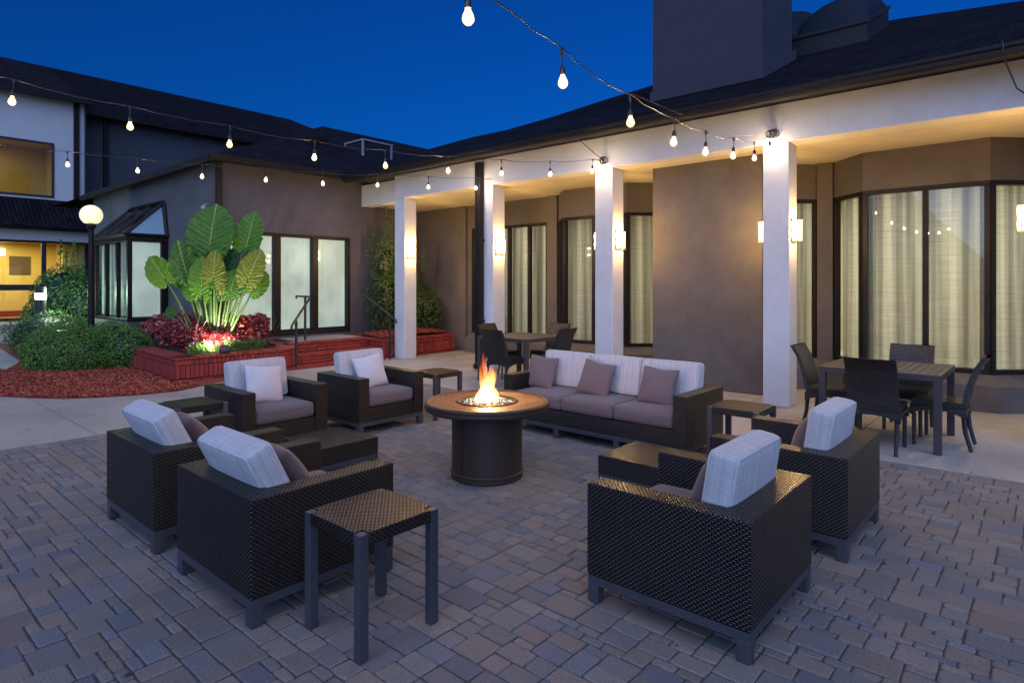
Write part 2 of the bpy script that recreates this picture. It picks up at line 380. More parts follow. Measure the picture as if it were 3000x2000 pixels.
# concrete walk and porch floor, cast in slabs with thin control joints
def slabs(mb, x0, x1, y0, y1, nx, ny, z=0.0):
    for i in range(nx):
        for j in range(ny):
            a = x0 + (x1 - x0) * i / nx; b_ = x0 + (x1 - x0) * (i + 1) / nx; c_ = y0 + (y1 - y0) * j / ny; d_ = y0 + (y1 - y0) * (j + 1) / ny
            mb.box(a + 0.004, b_ - 0.004, c_ + 0.004, d_ - 0.004, -0.1, z)
slabs(g, -7.62, 6.0, 6.45, 11.0, 9, 3)
slabs(g, -12.4, -7.62, -4.0, 11.0, 3, 10)
slabs(g, -34.0, -12.4, -8.0, 6.4, 14, 9)
tag(g.build('concrete_path', 'concrete', bevel=0.006), kind='structure')
# paver field: real tumbled stones
jt = MB().add([(-7.62, -4, -0.010), (6.5, -4, -0.010), (6.5, 6.45, -0.010), (-7.62, 6.45, -0.010)], [(0, 1, 2, 3)]).build('paver_bed', 'joint'); tag(jt, kind='structure')
pav = MB(); U = 0.0545
X0, X1, Y0, Y1 = -7.385, 3.2, -0.6, 6.44
nx = int((X1 - X0) / U); ny = int((Y1 - Y0) / U); occ = np.zeros((nx + 4, ny + 4), bool); occ[nx:, :] = True; occ[:, ny:] = True
shapes = [(3, 2), (3, 2), (4, 3), (2, 2), (2, 3), (3, 2), (3, 3)]
pal = [(0.205, 0.178, 0.152), (0.222, 0.183, 0.150), (0.190, 0.172, 0.158), (0.240, 0.188, 0.150), (0.165, 0.160, 0.164), (0.210, 0.182, 0.155), (0.225, 0.175, 0.142), (0.195, 0.176, 0.160)]
for i in range(nx):
    for j in range(ny):
        if occ[i, j]: continue
        sh = shapes[:]; rng.shuffle(sh); sh += [(2, 1), (1, 2), (1, 1)]
        for w_, h_ in sh:
            if not occ[i:i + w_, j:j + h_].any(): break
        occ[i:i + w_, j:j + h_] = True
        x = X0 + i * U; y = Y0 + j * U; e = 0.0028
        c = rng.choice(pal); k = rng.uniform(0.86, 1.14); c = tuple(q * k for q in c)
        z1 = rng.uniform(-0.0015, 0.0025); t1, t2 = rng.uniform(-.002, .002), rng.uniform(-.002, .002)
        a, b_, c_, d_ = x + e, x + w_ * U - e, y + e, y + h_ * U - e
        J = lambda: rng.uniform(-0.0028, 0.0028)
        cut = 0.008
        ring = [(a + cut + J(), c_ + J()), (b_ - cut + J(), c_ + J()), (b_ + J(), c_ + cut + J()), (b_ + J(), d_ - cut + J()), (b_ - cut + J(), d_ + J()), (a + cut + J(), d_ + J()), (a + J(), d_ - cut + J()), (a + J(), c_ + cut + J())]
        mx_, my_ = (a + b_) / 2, (c_ + d_) / 2
        ins = [(mx_ + (p[0] - mx_) * (1 - 0.007 / (b_ - a) * 2), my_ + (p[1] - my_) * (1 - 0.007 / (d_ - c_) * 2)) for p in ring]
        vs = [(p[0], p[1], -0.02) for p in ring] + [(p[0], p[1], z1 - 0.005) for p in ring] + [(p[0], p[1], z1 + (p[0] - mx_) / .2 * t1 + (p[1] - my_) / .2 * t2) for p in ins]
        fs = [(q, (q + 1) % 8, 8 + (q + 1) % 8, 8 + q) for q in range(8)] + [(8 + q, 8 + (q + 1) % 8, 16 + (q + 1) % 8, 16 + q) for q in range(8)] + [tuple(range(16, 24))]
        pav.add(vs, fs, c)
yy = -0.6
while yy < 6.43:      # soldier course along the walkway
    w_ = rng.uniform(.098, .106); c = rng.choice(pal); k = rng.uniform(.85, 1.12)
    pav.box(-7.6, -7.389, yy + .003, yy + w_ - .003, -.02, rng.uniform(-.001, .002), col=tuple(q * k for q in c)); yy += w_
tag(pav.build('paver_patio', 'paver'), kind='structure')
lit = MB()
for _ in range(230):     # scattered dry leaf scraps and grit
    x, y = rng.uniform(-9.5, 2.0), rng.uniform(.2, 8.0)
    if rng.random() < .45: x = rng.uniform(-10.4, -7.0)
    a = rng.uniform(0, 6.28); l_ = rng.uniform(.006, .022); w_ = l_ * rng.uniform(.35, .7); z = .004
    d = Vector((cos(a), sin(a), 0)) * l_; e = Vector((-sin(a), cos(a), 0)) * w_; p = Vector((x, y, z)); k = rng.uniform(.5, 1.3)
    lit.add([p - d, p + e + Vector((0, 0, rng.uniform(.001, .006))), p + d + Vector((0, 0, rng.uniform(0, .005))), p - e], [(0, 1, 2, 3)], (.10 * k, .065 * k, .04 * k))
tag(lit.build('leaf_litter', 'mulch', recalc=False), 'tiny dry leaf scraps scattered over the paving', 'leaves', kind='stuff')
# mulch bed with loose chips
bed = [(-10.35, 2.30), (-10.75, 2.02), (-11.2, 1.78), (-12.0, 1.62), (-13.5, 1.35), (-15.5, 1.2), (-15.6, 1.9), (-14.4, 2.35), (-15.9, 2.85), (-18.5, 3.0), (-21.0, 3.2), (-21.5, 5.2), (-10.62, 5.2), (-9.80, 3.6), (-9.85, 3.15), (-10.05, 2.7)]
mb = MB()
def inpoly(x, y, P):
    r = False; j = len(P) - 1
    for i in range(len(P)):
        if (P[i][1] > y) != (P[j][1] > y) and x < (P[j][0] - P[i][0]) * (y - P[i][1]) / (P[j][1] - P[i][1]) + P[i][0]: r = not r
        j = i
    return r
mb.prism([(p[0], p[1]) for p in bed], -0.05, 0.012, col=(0.22, 0.045, 0.026))
def chips(mb, xr, yr, n, test, zf):
    for _ in range(n):
        x, y = rng.uniform(*xr), rng.uniform(*yr)
        if not test(x, y): continue
        l, w_ = rng.uniform(0.009, 0.026), rng.uniform(0.003, 0.007); a = rng.uniform(0, pi); p = rng.uniform(-.5, .5)
        dx, dy, dz = cos(a) * l * cos(p), sin(a) * l * cos(p), sin(p) * l; ex, ey = -sin(a) * w_, cos(a) * w_
        z = zf(x, y) + rng.uniform(0.004, 0.03); k = rng.uniform(0.5, 1.5)
        c = (0.36 * k, 0.070 * k, 0.038 * k) if rng.random() > .12 else (0.42, 0.15, 0.085)
        ez = rng.uniform(-.008, .008)
        mb.add([(x - dx - ex, y - dy - ey, z - dz - ez), (x + dx - ex, y + dy - ey, z + dz - ez), (x + dx + ex, y + dy + ey, z + dz + ez), (x - dx + ex, y - dy + ey, z - dz + ez)], [(0, 1, 2, 3)], c)
chips(mb, (-15.6, -9.8), (1.2, 4.0), 70000, lambda x, y: inpoly(x, y, bed), lambda x, y: 0.012)
tag(mb.build('mulch_bed', 'mulch', recalc=False), 'red bark mulch spread between the walkway and the brick planter', 'mulch', kind='stuff')

# ------------------------------------------------------------------ porch building on the right
B = empty('porch_building', (-4, 9, 0), label='taupe stucco building with a white columned porch and dark shingle roof', cat='building')
B.location = (0, 0, 0)
ZC = 3.47
bx('beam', 'white', B, -10.69, 3.0, 8.316, 8.65, 3.44, 3.945, bevel=0.012)
o = bx('beam', 'white', B, -12.36, -10.692, 8.63, 8.95, 3.44, 3.94, bevel=0.012)
bx('porch_ceiling', 'ceil', B, -12.36, 3.0, 8.652, 10.6, ZC, ZC + 0.1)
cols = [-10.69, -8.11, -5.53, -2.88, -0.165]
for x in cols: bx('column', 'white', B, x, x + 0.332, 8.318, 8.648, 0, 3.438, bevel=0.012)
# back wall plan: pilasters, flat window and canted bays
YB, YF = 10.4, 9.9
path = [(-12.36, YB), (-10.40, YB), (-8.10, YB), (-7.83, YB), (-7.33, YF), (-5.89, YF), (-5.39, YB), (-5.19, YB), (-4.69, YF), (-3.25, YF), (-2.75, YB), (-2.53, YB), (-2.03, YF), (-0.586, YF), (-0.086, YB), (0.13, YB), (0.63, YF), (2.07, YF), (2.57, YB), (3.2, YB)]
isw = [0, 1, 0, 1, 1, 1, 0, 1, 1, 1, 0, 1, 1, 1, 0, 1, 1, 1, 0]
ZB, ZT = 0.45, 2.92
def seg_quad(mb, p, q, z0, z1, off=0.0, thick=0.12):
    d = Vector((q[0] - p[0], q[1] - p[1])); L = d.length; d /= L; n = Vector((-d[1], d[0]))  # n points inward (+Y)
    m_ = Matrix(((d[0], n[0], 0, p[0]), (d[1], n[1], 0, p[1]), (0, 0, 1, 0), (0, 0, 0, 1)))
    mb.box(0, L, off, off + thick, z0, z1, m_); return m_, L
wall = MB()
for (p, q, w_) in zip(path, path[1:], isw):
    if w_: seg_quad(wall, p, q, ZT, ZC, 0)
    else: seg_quad(wall, p, q, 0.0, ZC, -0.06 if q[0] - p[0] < .5 else 0.0, 0.2)
wall.box(-10.82, -10.56, 10.33, 10.398, 0, ZC - .002)
wall.build('wall', 'taupe', B)
# plinth with sloping sill following the bays, 0.27 m proud
pl = MB(); outer = []
for i, p in enumerate(path[1:], 1):
    a = Vector(path[i - 1]); b_ = Vector(p); c_ = Vector(path[min(i + 1, len(path) - 1)])
    d1 = (b_ - a).normalized(); d2 = (c_ - b_).normalized() if c_ != b_ else d1
    n1 = Vector((d1[1], -d1[0])); n2 = Vector((d2[1], -d2[0])); nn = (n1 + n2).normalized()
    outer.append(b_ + nn * (0.24 / max(0.5, nn.dot(n1))))
rows = [[(p[0], p[1], 0.0) for p in outer], [(p[0], p[1], 0.325) for p in outer], [(q[0] , q[1] - 0.0, 0.448) for q in path[1:]], [(q[0], q[1] + .12, 0.448) for q in path[1:]]]
pl.grid(rows)
pl.build('plinth', 'taupe', B)
def window(p, q, mull, name='window', z0=ZB, z1=ZT, parent=B, fw=0.055, gl='glass', fm='bronze'):
    """frame with posts, head, sill and mullions; one pane per light as sub-parts"""
    fr = MB(); m_, L = seg_quad(fr, p, q, z0, z0 + fw, -0.02, 0.10)
    fr.box(0, L, -0.02, 0.08, z1 - fw, z1, m_)
    xs = [0] + list(mull) + [L]
    for k, x in enumerate(xs):
        a, b_ = (0, fw * 1.15) if k == 0 else ((L - fw * 1.15, L) if k == len(xs) - 1 else (x - fw * .6, x + fw * .6))
        fr.box(a, b_, -0.019, 0.079, z0 + fw, z1 - fw, m_)
    f = fr.build(name, fm, parent, bevel=0.006)
    for k in range(len(xs) - 1):
        a, b_ = xs[k] + fw * .6, xs[k + 1] - fw * .6
        MB().box(a, b_, 0.03, 0.034, z0 + fw, z1 - fw, m_).build('pane', gl, f)
    return f
mulls = {1: [0.57, 1.17, 1.76], 4: [0.72], 8: [0.72], 12: [0.75], 16: [0.72]}
for i, (p, q, w_) in enumerate(zip(path, path[1:], isw)):
    if w_: window(p, q, mulls.get(i, []))
# chimney: breast on the porch and stack through the roof
bx('chimney_breast', 'taupe', B, -4.87, -3.126, 9.0, 10.36, 0, 4.5, bevel=0.01)
M['stack'] = plain('dusk_dimmed_stucco', (0.036, 0.038, 0.056), 0.9, var=0.12, bscale=70, bstr=.5, bdist=.006)  # stucco colour darkened to paint in the dimmer light above the roof
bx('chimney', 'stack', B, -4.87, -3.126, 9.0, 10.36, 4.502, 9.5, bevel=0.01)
fl = MB()
for (x0, x1, y0, y1) in ((-4.90, -3.096, 8.97, 8.998), (-3.124, -3.09, 8.998, 10.45)):
    vs = [(x, y, 4.02 + .45 * (y - 7.8) + h) for h in (0.0, .16) for (x, y) in ((x0, y0), (x1, y0), (x1, y1), (x0, y1))]
    fl.add(vs, [(3, 2, 1, 0), (4, 5, 6, 7), (0, 1, 5, 4), (1, 2, 6, 5), (2, 3, 7, 6), (3, 0, 4, 7)])
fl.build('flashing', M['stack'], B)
# roof, soffit, gutter
def rz(y): return 4.0 + 0.45 * (y - 7.8)
ridge = [(-12.2, 8.6), (-9.85, 9.85), (-8.75, 9.75), (-7.85, 10.35), (-7.3, 11.3), (-6.6, 12.05), (-4.4, 15.2), (-2.2, 13.8), (-1.2, 12.6), (-0.3, 11.6), (0.6, 10.9), (3.4, 9.5)]
eave = [(x, 7.78) for x, _ in ridge]
rb = MB(); rows = [[(x, 7.78 + (y - 7.78) * t, rz(7.78 + (y - 7.78) * t)) for (x, y) in ridge] for t in (0, 1)]
rb.grid(rows); rb.grid([[(x, y, rz(y)) for x, y in ridge], [(x, y + 2.5, 3.98) for x, y in ridge]])
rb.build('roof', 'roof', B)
bx('soffit', 'bronze', B, -11.9, 3.4, 7.90, 8.70, 3.947, 3.965)
gm = MB()
prof = [(7.92, 3.865), (7.83, 3.865), (7.80, 3.89), (7.80, 3.93), (7.785, 3.95), (7.785, 3.99), (7.80, 4.0), (7.92, 4.0)]
gm.grid([[(x, y, z) for (y, z) in prof] for x in (-11.88, 3.4)], closed=True)
gm.add([(-11.88, y, z) for y, z in prof], [list(range(8))])
gm.build('gutter', 'bronze', B)
ds = MB(); ds.box(-8.115, -7.985, 8.18, 8.29, 0.12, 3.87); ds.tube([(-8.05, 8.235, 0.16), (-8.05, 8.12, 0.05)], 0.055, 6)
for z in (0.9, 2.4): ds.box(-8.13, -7.97, 8.17, 8.314, z, z + 0.03)
ds.build('downspout', 'bronze', B, bevel=0.008)
bx('wall_panel', 'taupe', B, -12.355, 3.2, 10.62, 10.70, 0, 0.44)
# skylight on the roof
SK = MB(); ca, cb, y0, y1 = -5.4, -2.20, 11.05, 12.75
def slopebox(mb, x0, x1, ya, yb, h0, h1):
    vs = [(x, y, rz(y) + h) for h in (h0, h1) for (x, y) in ((x0, ya), (x1, ya), (x1, yb), (x0, yb))]
    mb.add(vs, [(3, 2, 1, 0), (4, 5, 6, 7), (0, 1, 5, 4), (1, 2, 6, 5), (2, 3, 7, 6), (3, 0, 4, 7)])
slopebox(SK, ca, cb, y0, y1, -.05, .30); slopebox(SK, ca - .03, cb + .03, y0 - .03, y1 + .03, .302, .36)
sk = SK.build('skylight', 'curb', B)
for k in range(3):
    cx = cb - 0.54 - k * 1.05; dm = MB(); rws = []
    for q in range(13):
        y = y0 + .05 + (y1 - y0 - .1) * q / 12; e = min(1, (1 - abs(q / 6 - 1) ** 6)) ** .5
        rws.append([(cx - .52 * cos(pi * a / 14), y, rz(y) + .362 + .40 * e * sin(pi * a / 14)) for a in range(15)])
    dm.grid(rws); dm.build('dome', 'dome', sk, smooth=True)
# rooms behind the windows, with their ceiling lamps
rm = MB(); rm.box(-12.3, 3.2, 13.6, 13.7, 0, 3.4); rm.box(-12.3, 3.2, 10.75, 13.6, 3.3, 3.4); rm.box(-12.3, 3.2, 10.75, 13.6, 0.2, 0.28); rm.box(-12.4, -12.3, 10.7, 13.7, 0, 3.4); rm.box(3.2, 3.3, 10.5, 13.7, 0, 3.4)
rm.build('room_interior', 'room', B)
bx('room_partition', 'room', B, -5.32, -5.26, 10.66, 13.6, 0.28, 3.3)
def area(name, loc, sx, sy, power, col, rot=(0, 0, 0)):
    l = bpy.data.lights.new(name, 'AREA'); l.shape = 'RECTANGLE'; l.size = sx; l.size_y = sy; l.energy = power; l.color = col
    o = bpy.data.objects.new(name, l); COL.objects.link(o); o.location = loc; o.rotation_euler = rot; return o
WARM = (1.0, 0.90, 0.70)
for x in (-9.3, -6.6, -4.0, -1.3, 1.4):
    area('room_ceiling_lamp', (x, 11.9, 3.25), 1.6, 1.0, 104 if x > -3 else 62, WARM)
# curtains: gathered sheers hung just inside the glass
def curtain(p, q, label, seed, gap=None):
    r2 = random.Random(seed); d = Vector((q[0] - p[0], q[1] - p[1])); L = d.length; d /= L; n = Vector((-d[1], d[0]))
    k = max(8, int(L / 0.012)); rows = []; ph = r2.uniform(0, 6); uvs = []
    fs = [(r2.uniform(28, 60), r2.uniform(0, 6), r2.uniform(.006, .016)) for _ in range(4)]
    for z, am in ((ZB + 0.02, 1.25), (1.2, 1.1), (2.2, .9), (ZT + 0.05, .7)):
        row = []
        for i in range(k + 1):
            s_ = i / k * L
            env = 0.45 + 0.55 * sin(s_ * 3.1 + ph) ** 2
            off = 0.16 + sum(a * sin(f * s_ + c_ + 0.25 * sin(2.2 * z)) for f, c_, a in fs) * am * env
            row.append((p[0] + d[0] * s_ + n[0] * off, p[1] + d[1] * s_ + n[1] * off, z)); uvs.append((s_, z))
        rows.append(row)
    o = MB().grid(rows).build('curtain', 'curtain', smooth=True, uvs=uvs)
    return tag(o, label, 'curtain', 'sheer curtains behind the porch windows')
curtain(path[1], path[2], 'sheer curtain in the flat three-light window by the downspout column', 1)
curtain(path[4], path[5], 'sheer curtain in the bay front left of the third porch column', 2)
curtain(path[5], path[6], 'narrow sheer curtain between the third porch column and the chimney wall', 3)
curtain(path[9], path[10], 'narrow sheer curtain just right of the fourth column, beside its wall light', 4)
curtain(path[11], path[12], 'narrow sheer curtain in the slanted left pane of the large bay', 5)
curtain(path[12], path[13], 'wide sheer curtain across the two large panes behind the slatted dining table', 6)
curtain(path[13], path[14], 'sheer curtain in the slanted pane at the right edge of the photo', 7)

# ------------------------------------------------------------------ wall sconces on the columns
def make_sconce(loc, side, label):
    """side +1: on the +X face, -1: on the -X face"""
    t = empty('wall_sconce', loc, 0 if side > 0 else pi, label=label, cat='wall light', group='wall lights on the porch columns')
    bx('back_plate', 'frame', t, 0.0, 0.012, -0.10, 0.10, -0.15, 0.15)
    sh = MB(); pr = []
    for k in range(13):
        a = -pi / 2 + pi * k / 12; pr.append((0.014 + 0.095 * cos(a) ** .7, 0.088 * sin(a)))
    sh.prism(pr, -0.135, 0.135); sh.build('lamp_shade', 'shade', t)
    cg = MB()
    for z in (-0.142, -0.085, 0.085, 0.136):
        cg.tube([(0.012 + 0.101 * cos(a) ** .7 if cos(a) > 1e-6 else .012, 0.095 * sin(a), z) for a in [-pi / 2 + pi * k / 12 for k in range(13)]], 0.0035, 5)
    for k in (2, 6, 10):
        a = -pi / 2 + pi * k / 12; cg.tube([(0.012 + 0.101 * cos(a) ** .7, 0.095 * sin(a), -0.15), (0.012 + 0.101 * cos(a) ** .7, 0.095 * sin(a), 0.145)], 0.0035, 5)
    cg.build('lamp_cage', 'frame', t)
    for z, e in ((0.09, 80.0), (-0.06, 46.0)):     # two lamps inside the shade
        l = bpy.data.lights.new('sconce_lamp', 'POINT'); l.energy = e; l.color = (1.0, 0.63, 0.235); l.shadow_soft_size = 0.025
        lo = bpy.data.objects.new('sconce_lamp', l); COL.objects.link(lo); lo.parent = t; lo.location = (0.062, 0, z)
    return t
ordn = ['first porch column by the climbing shrub', 'downspout column', 'third column behind the sofa', 'fourth column beside the chimney wall', 'column at the right edge of the photo']
for k, x in enumerate(cols):
    if k < 4: make_sconce((x + 0.333, 8.49, 2.30), 1, 'half-round wall light, right face of the ' + ordn[k])
    make_sconce((x - 0.001, 8.49, 2.30), -1, 'half-round wall light, left face of the ' + ordn[k])

# ------------------------------------------------------------------ annex with corner windows
A = empty('annex_building', label='low grey stucco wing with lit blinds and a glazed bay, behind the planter', cat='building')
AX, AY = -12.36, 5.23
wl_ = MB()
wz0, wz1 = 0.50, 2.68; wy0, wy1 = 5.45, 8.31
wl_.box(AX - 0.2, AX, AY, wy0, 0, 4.05); wl_.box(AX - 0.2, AX, wy1, 10.5, 0, 4.05)
wl_.box(AX - 0.2, AX, wy0, wy1, wz1, 4.05); wl_.box(AX - 0.2, AX, wy0, wy1, 0, wz0)
wl_.build('wall', 'wing', A)
wl2 = MB(); wl2.box(-14.85, AX - 0.2, AY, AY + 0.2, 0, 4.05); wl2.box(-20.3, -17.15, AY, AY + 0.2, 0, 4.05); wl2.box(-17.15, -14.85, AY, AY + 0.2, 2.75, 4.05); wl2.box(-17.15, -14.85, AY, AY + .2, 0, .8)
wl2.build('wall', 'greywall', A)
fr = MB()
ym = [wy0, 6.52, 7.41, wy1]
fr.box(AX - 0.08, AX + 0.02, wy0, wy1, wz1 - 0.06, wz1); fr.box(AX - 0.08, AX + 0.02, wy0, wy1, wz0, wz0 + 0.07)
for k, y in enumerate(ym):
    w_ = 0.07; a, b_ = (y, y + w_) if k == 0 else ((y - w_, y) if k == 3 else (y - w_, y + w_)); fr.box(AX - 0.079, AX + 0.019, a, b_, wz0 + 0.07, wz1 - 0.06)
wf = fr.build('window', 'bronze', A, bevel=0.008)
for k in range(3):
    MB().box(AX - 0.03, AX - 0.025, ym[k] + .07, ym[k + 1] - .07, wz0 + .07, wz1 - .06).build('pane', 'glass', wf)
    MB().box(AX - 0.095, AX - 0.09, ym[k] + .085, ym[k + 1] - .085, wz0 + .12, wz1 - .07).build('roller_blind', 'blind', wf)
bx('corner_downspout', 'bronze', A, AX + 0.002, AX + 0.09, AY - .01, AY + 0.10, 0.5, 4.0, bevel=.008)
rb = MB()
hip = [(-12.0, 5.05), (-17.9, 10.95), (-18.0, 22.0)]
def az(x): return 4.08 + 0.45 * (-12.0 - x)
rb.add([(-12.0, 5.05, az(-12)), (-12.0, 10.6, az(-12)), (-18, 22, az(-18)), (-18, 11.05, az(-18))], [(0, 1, 2, 3)])
rb.add([(-12.0, 10.6, az(-12)), (-12, 22, az(-12)), (-18, 22, az(-18))], [(0, 1, 2)])
rb.add([(-12.0, 5.05, az(-12)), (-18, 11.05, az(-18)), (-24, 5.05, az(-12))], [(0, 1, 2)])
rb.add([(-24, 5.05, az(-12)), (-18, 11.05, az(-18)), (-18, 22, az(-18)), (-24, 22, az(-12))], [(0, 1, 2, 3)])
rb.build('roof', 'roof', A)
so = MB(); so.box(-12.36, -12.03, 5.08, 8.62, 4.02, 4.045); so.box(-20.5, -12.36, 5.06, 5.23, 4.02, 4.045); so.build('soffit', 'bronze', A)
gu = MB(); gu.box(-12.05, -11.93, 4.98, 8.0, 3.96, 4.085); gu.box(-20.6, -12.05, 4.96, 5.07, 3.96, 4.085); gu.box(-12.06, -11.925, 4.97, 8.0, 4.06, 4.095); gu.build('gutter', 'bronze', A, bevel=.01)
v = MB(); v.box(-15.0, -14.65, 8.7, 9.15, 5.0, 5.52); v.build('roof_vent', 'bronze', A)
# glazed bay
by = 4.43; bl, br_ = -17.15, -14.79; bz0, bz1 = 0.86, 2.60
bay = MB()
bay.box(bl, br_, by, AY, 0, bz0 - 0.06); bb = bay.build('bay_base', 'greywall', A)
fr = MB(); fr.box(bl - .02, br_ + .02, by - .02, AY, bz0 - 0.058, bz0)
xs = [bl, bl + .8, bl + 1.58, br_]
for k, x in enumerate(xs):
    a, b_ = (x, x + .08) if k == 0 else ((x - .1, x) if k == 3 else (x - .05, x + .05)); fr.box(a, b_, by, by + .09, bz0, bz1 - .08)
fr.box(br_ - .09, br_ - .001, AY - .14, AY, bz0, bz1 - .08)
fr.box(bl - .02, br_ + .02, by - .03, AY, bz1 - .08, bz1 + 0.06)
bf = fr.build('bay_window', 'bronze', A, bevel=.01)
for k in range(3): MB().box(xs[k] + .05, xs[k + 1] - .05, by + .04, by + .045, bz0, bz1 - .08).build('pane', 'glass', bf)
MB().box(br_ - .05, br_ - .045, by + .09, AY - .14, bz0, bz1 - .08).build('pane', 'glass', bf)
MB().box(br_ - .10, br_ - .095, by + .12, AY - .1, bz0 + .03, bz1 - .09).build('roller_blind', 'blind', bf)
M['blind_dim'] = emit('dim_roller_shade', (0.62, 0.80, 0.70), 0.16, (0.4, 0.42, 0.4))
MB().box(bl + .05, br_ - .12, by + .14, by + .145, bz0 + .03, bz1 - .09).build('roller_blind', 'blind_dim', bf)
rt = 3.42; rx1 = br_ + .02; ra = br_ - .16; zz = bz1 + .06
gr = MB()
for k in range(4):
    t = k / 3; xa = bl + (rx1 - bl) * t; xb = bl - .05 + (ra - bl + .05) * t
    gr.tube([(xa, by - .05, zz), (xb, AY - .04, rt)], .035, 4)
gr.tube([(bl, by - .05, zz), (rx1, by - .05, zz)], .04, 6); gr.tube([(bl - .05, AY - .04, rt), (ra, AY - .04, rt)], .06, 4); gr.tube([(rx1, AY - .03, zz), (ra, AY - .04, rt)], .05, 4); gr.tube([(rx1, by - .05, zz), (rx1, AY, zz)], .04, 6)
gf = gr.build('glazed_roof', 'bronze', A)
MB().add([(bl, by - .05, zz), (rx1, by - .05, zz), (ra, AY - .04, rt), (bl - .05, AY - .04, rt)], [(0, 1, 2, 3)]).build('roof_pane', 'skyglass', gf)
M['gable'] = emit('lit_gable_blind', (0.20, 0.48, 0.85), 0.16, (0.16, 0.22, 0.30))
MB().add([(rx1 - .02, by + .02, zz + .03), (rx1 - .02, AY - .06, zz + .03), (ra + .0, AY - .08, rt - .1)], [(0, 1, 2)]).build('gable_pane', 'gable', gf)
t = empty('security_light', (-12.42, 5.20, 3.0), label='small round floodlight under the eave at the grey wing corner', cat='floodlight')
MB().lathe([(.012, -.02), (.05, -.015), (.055, .03), (.03, .06), (.01, .065)], 14, (-.22, -.08, .1)).build('lamp_head', 'greymetal', t); MB().tube([(-.22, -.08, .17), (-.22, .02, .2)], .014, 6).build('bracket', 'greymetal', t)
# roof-top air unit and its pipe
t = empty('air_conditioner', (-14.9, 10.7, 5.0), label='grey boxed air conditioner standing on the wing roof', cat='air conditioner')
bx('cabinet', 'dome', t, -.42, .42, -.55, .45, 0.0, .62); e_ = MB()
for (x, y) in ((-.44, -.57), (.40, -.57), (.40, .41), (-.44, .41)): e_.box(x, x + .05, y, y + .05, 0, .64)
e_.box(-.45, .46, -.58, .47, .62, .66); e_.build('edge_trim', 'greymetal', t)

# ------------------------------------------------------------------ two-storey building far left
H = empty('two_storey_building', label='dark roofed two-storey building with yellow lit windows on the far left', cat='building')
WX = -30.0
w1 = MB(); w1.box(WX - .3, WX, -4, 3.2, 4.95, 9.0); w1.box(WX - .3, WX, 6.38, 7.42, 4.95, 9.0); w1.box(WX - .3, WX, 3.2, 6.38, 7.22, 9.0); w1.box(WX - .3, WX, 3.2, 6.38, 4.85, 5.03)
M['hgrey'] = plain('dark_panel', (0.055, 0.06, 0.075), 0.85, var=.1)
M['hwhite'] = plain('white_panel', (0.56, 0.55, 0.54), 0.8, var=.04)
w1.build('white_wall', 'hwhite', H)
w2 = MB(); w2.box(-31.8, -31.5, 7.42, 40, 0, 8.95); w2.box(-31.5, -30.0, 7.40, 7.46, 0, 9.0); w2.build('wall', 'hgrey', H)
fr = MB(); fr.box(WX - .06, WX + .03, 3.2, 6.38, 7.14, 7.22); fr.box(WX - .06, WX + .03, 3.2, 6.38, 5.03, 5.11); fr.box(WX - .06, WX + .03, 6.30, 6.38, 5.11, 7.14); fr.box(WX - .06, WX + .03, 3.2, 3.28, 5.11, 7.14)
f = fr.build('window', 'black', H); MB().box(WX - .02, WX - .015, 3.28, 6.3, 5.11, 7.14).build('pane', 'glass', f)
ri = MB(); ri.box(-34, -33.9, -4, 7.3, 4.6, 8); ri.box(-34, WX - .3, -4, 7.3, 7.6, 7.7); ri.box(-34, WX - .3, -4, 7.3, 4.6, 4.7); ri.box(-34, WX - .3, 6.9, 7.0, 4.6, 8); ri.build('upper_room', 'yroom', H)
area('upper_room_lamp', (-32.4, 4.4, 7.5), 1.2, 1.2, 28, (1.0, 0.78, 0.36))
bx('corner_downspout', 'bronze', H, WX + .01, WX + .15, 7.02, 7.2, 4.9, 9.0)
ds = MB(); ds.box(-31.45, -31.3, 8.45, 8.62, 4.3, 8.9); ds.build('downspout', 'bronze', H)
r1 = MB()
r1.add([(-29.6, -4, 9.02), (-29.6, 7.55, 9.02), (-37, 7.55, 12.24), (-37, -4, 12.24)], [(0, 1, 2, 3)])
r1.add([(-31.0, 7.55, 8.98), (-31.0, 19.0, 8.98), (-37, 19.0, 12.24), (-37, 7.55, 12.24)], [(0, 1, 2, 3)])
r1.add([(-31, 19, 8.98), (-31, 26, 8.98), (-37, 20.3, 12.24), (-37, 19, 12.24)], [(0, 1, 2, 3)])
r1.add([(-37, -4, 12.24), (-37, 20.3, 12.24), (-43, 26, 9), (-43, -4, 9)], [(0, 1, 2, 3)])
r1.add([(-29.6, 7.55, 9.02), (-31, 7.55, 8.98), (-37, 7.55, 12.24)], [(0, 1, 2)])
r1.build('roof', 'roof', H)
gu = MB(); gu.box(-29.62, -29.45, -4, 7.55, 8.90, 9.05); gu.box(-31.05, -30.85, 7.6, 22, 8.82, 9.0); gu.box(-30.02, -29.62, -4, 7.5, 8.98, 9.01); gu.box(-31.5, -31.05, 7.5, 22, 8.93, 8.96); gu.build('gutter', 'bronze', H)
r2 = MB(); r2.add([(-30.0, -4, 4.95), (-28.6, -4, 3.86), (-28.6, 7.9, 3.86), (-30.0, 7.9, 4.95)], [(0, 1, 2, 3)]); r2.box(-28.72, -28.58, -4, 7.9, 3.72, 3.88); r2.build('canopy_roof', 'roof', H)
bx('fascia', 'hwhite', H, -29.5, -29.2, -4, 7.6, 3.27, 3.66); bx('canopy_soffit', 'bronze', H, -29.5, -28.72, -4, 7.6, 3.662, 3.72)
gx = -29.4
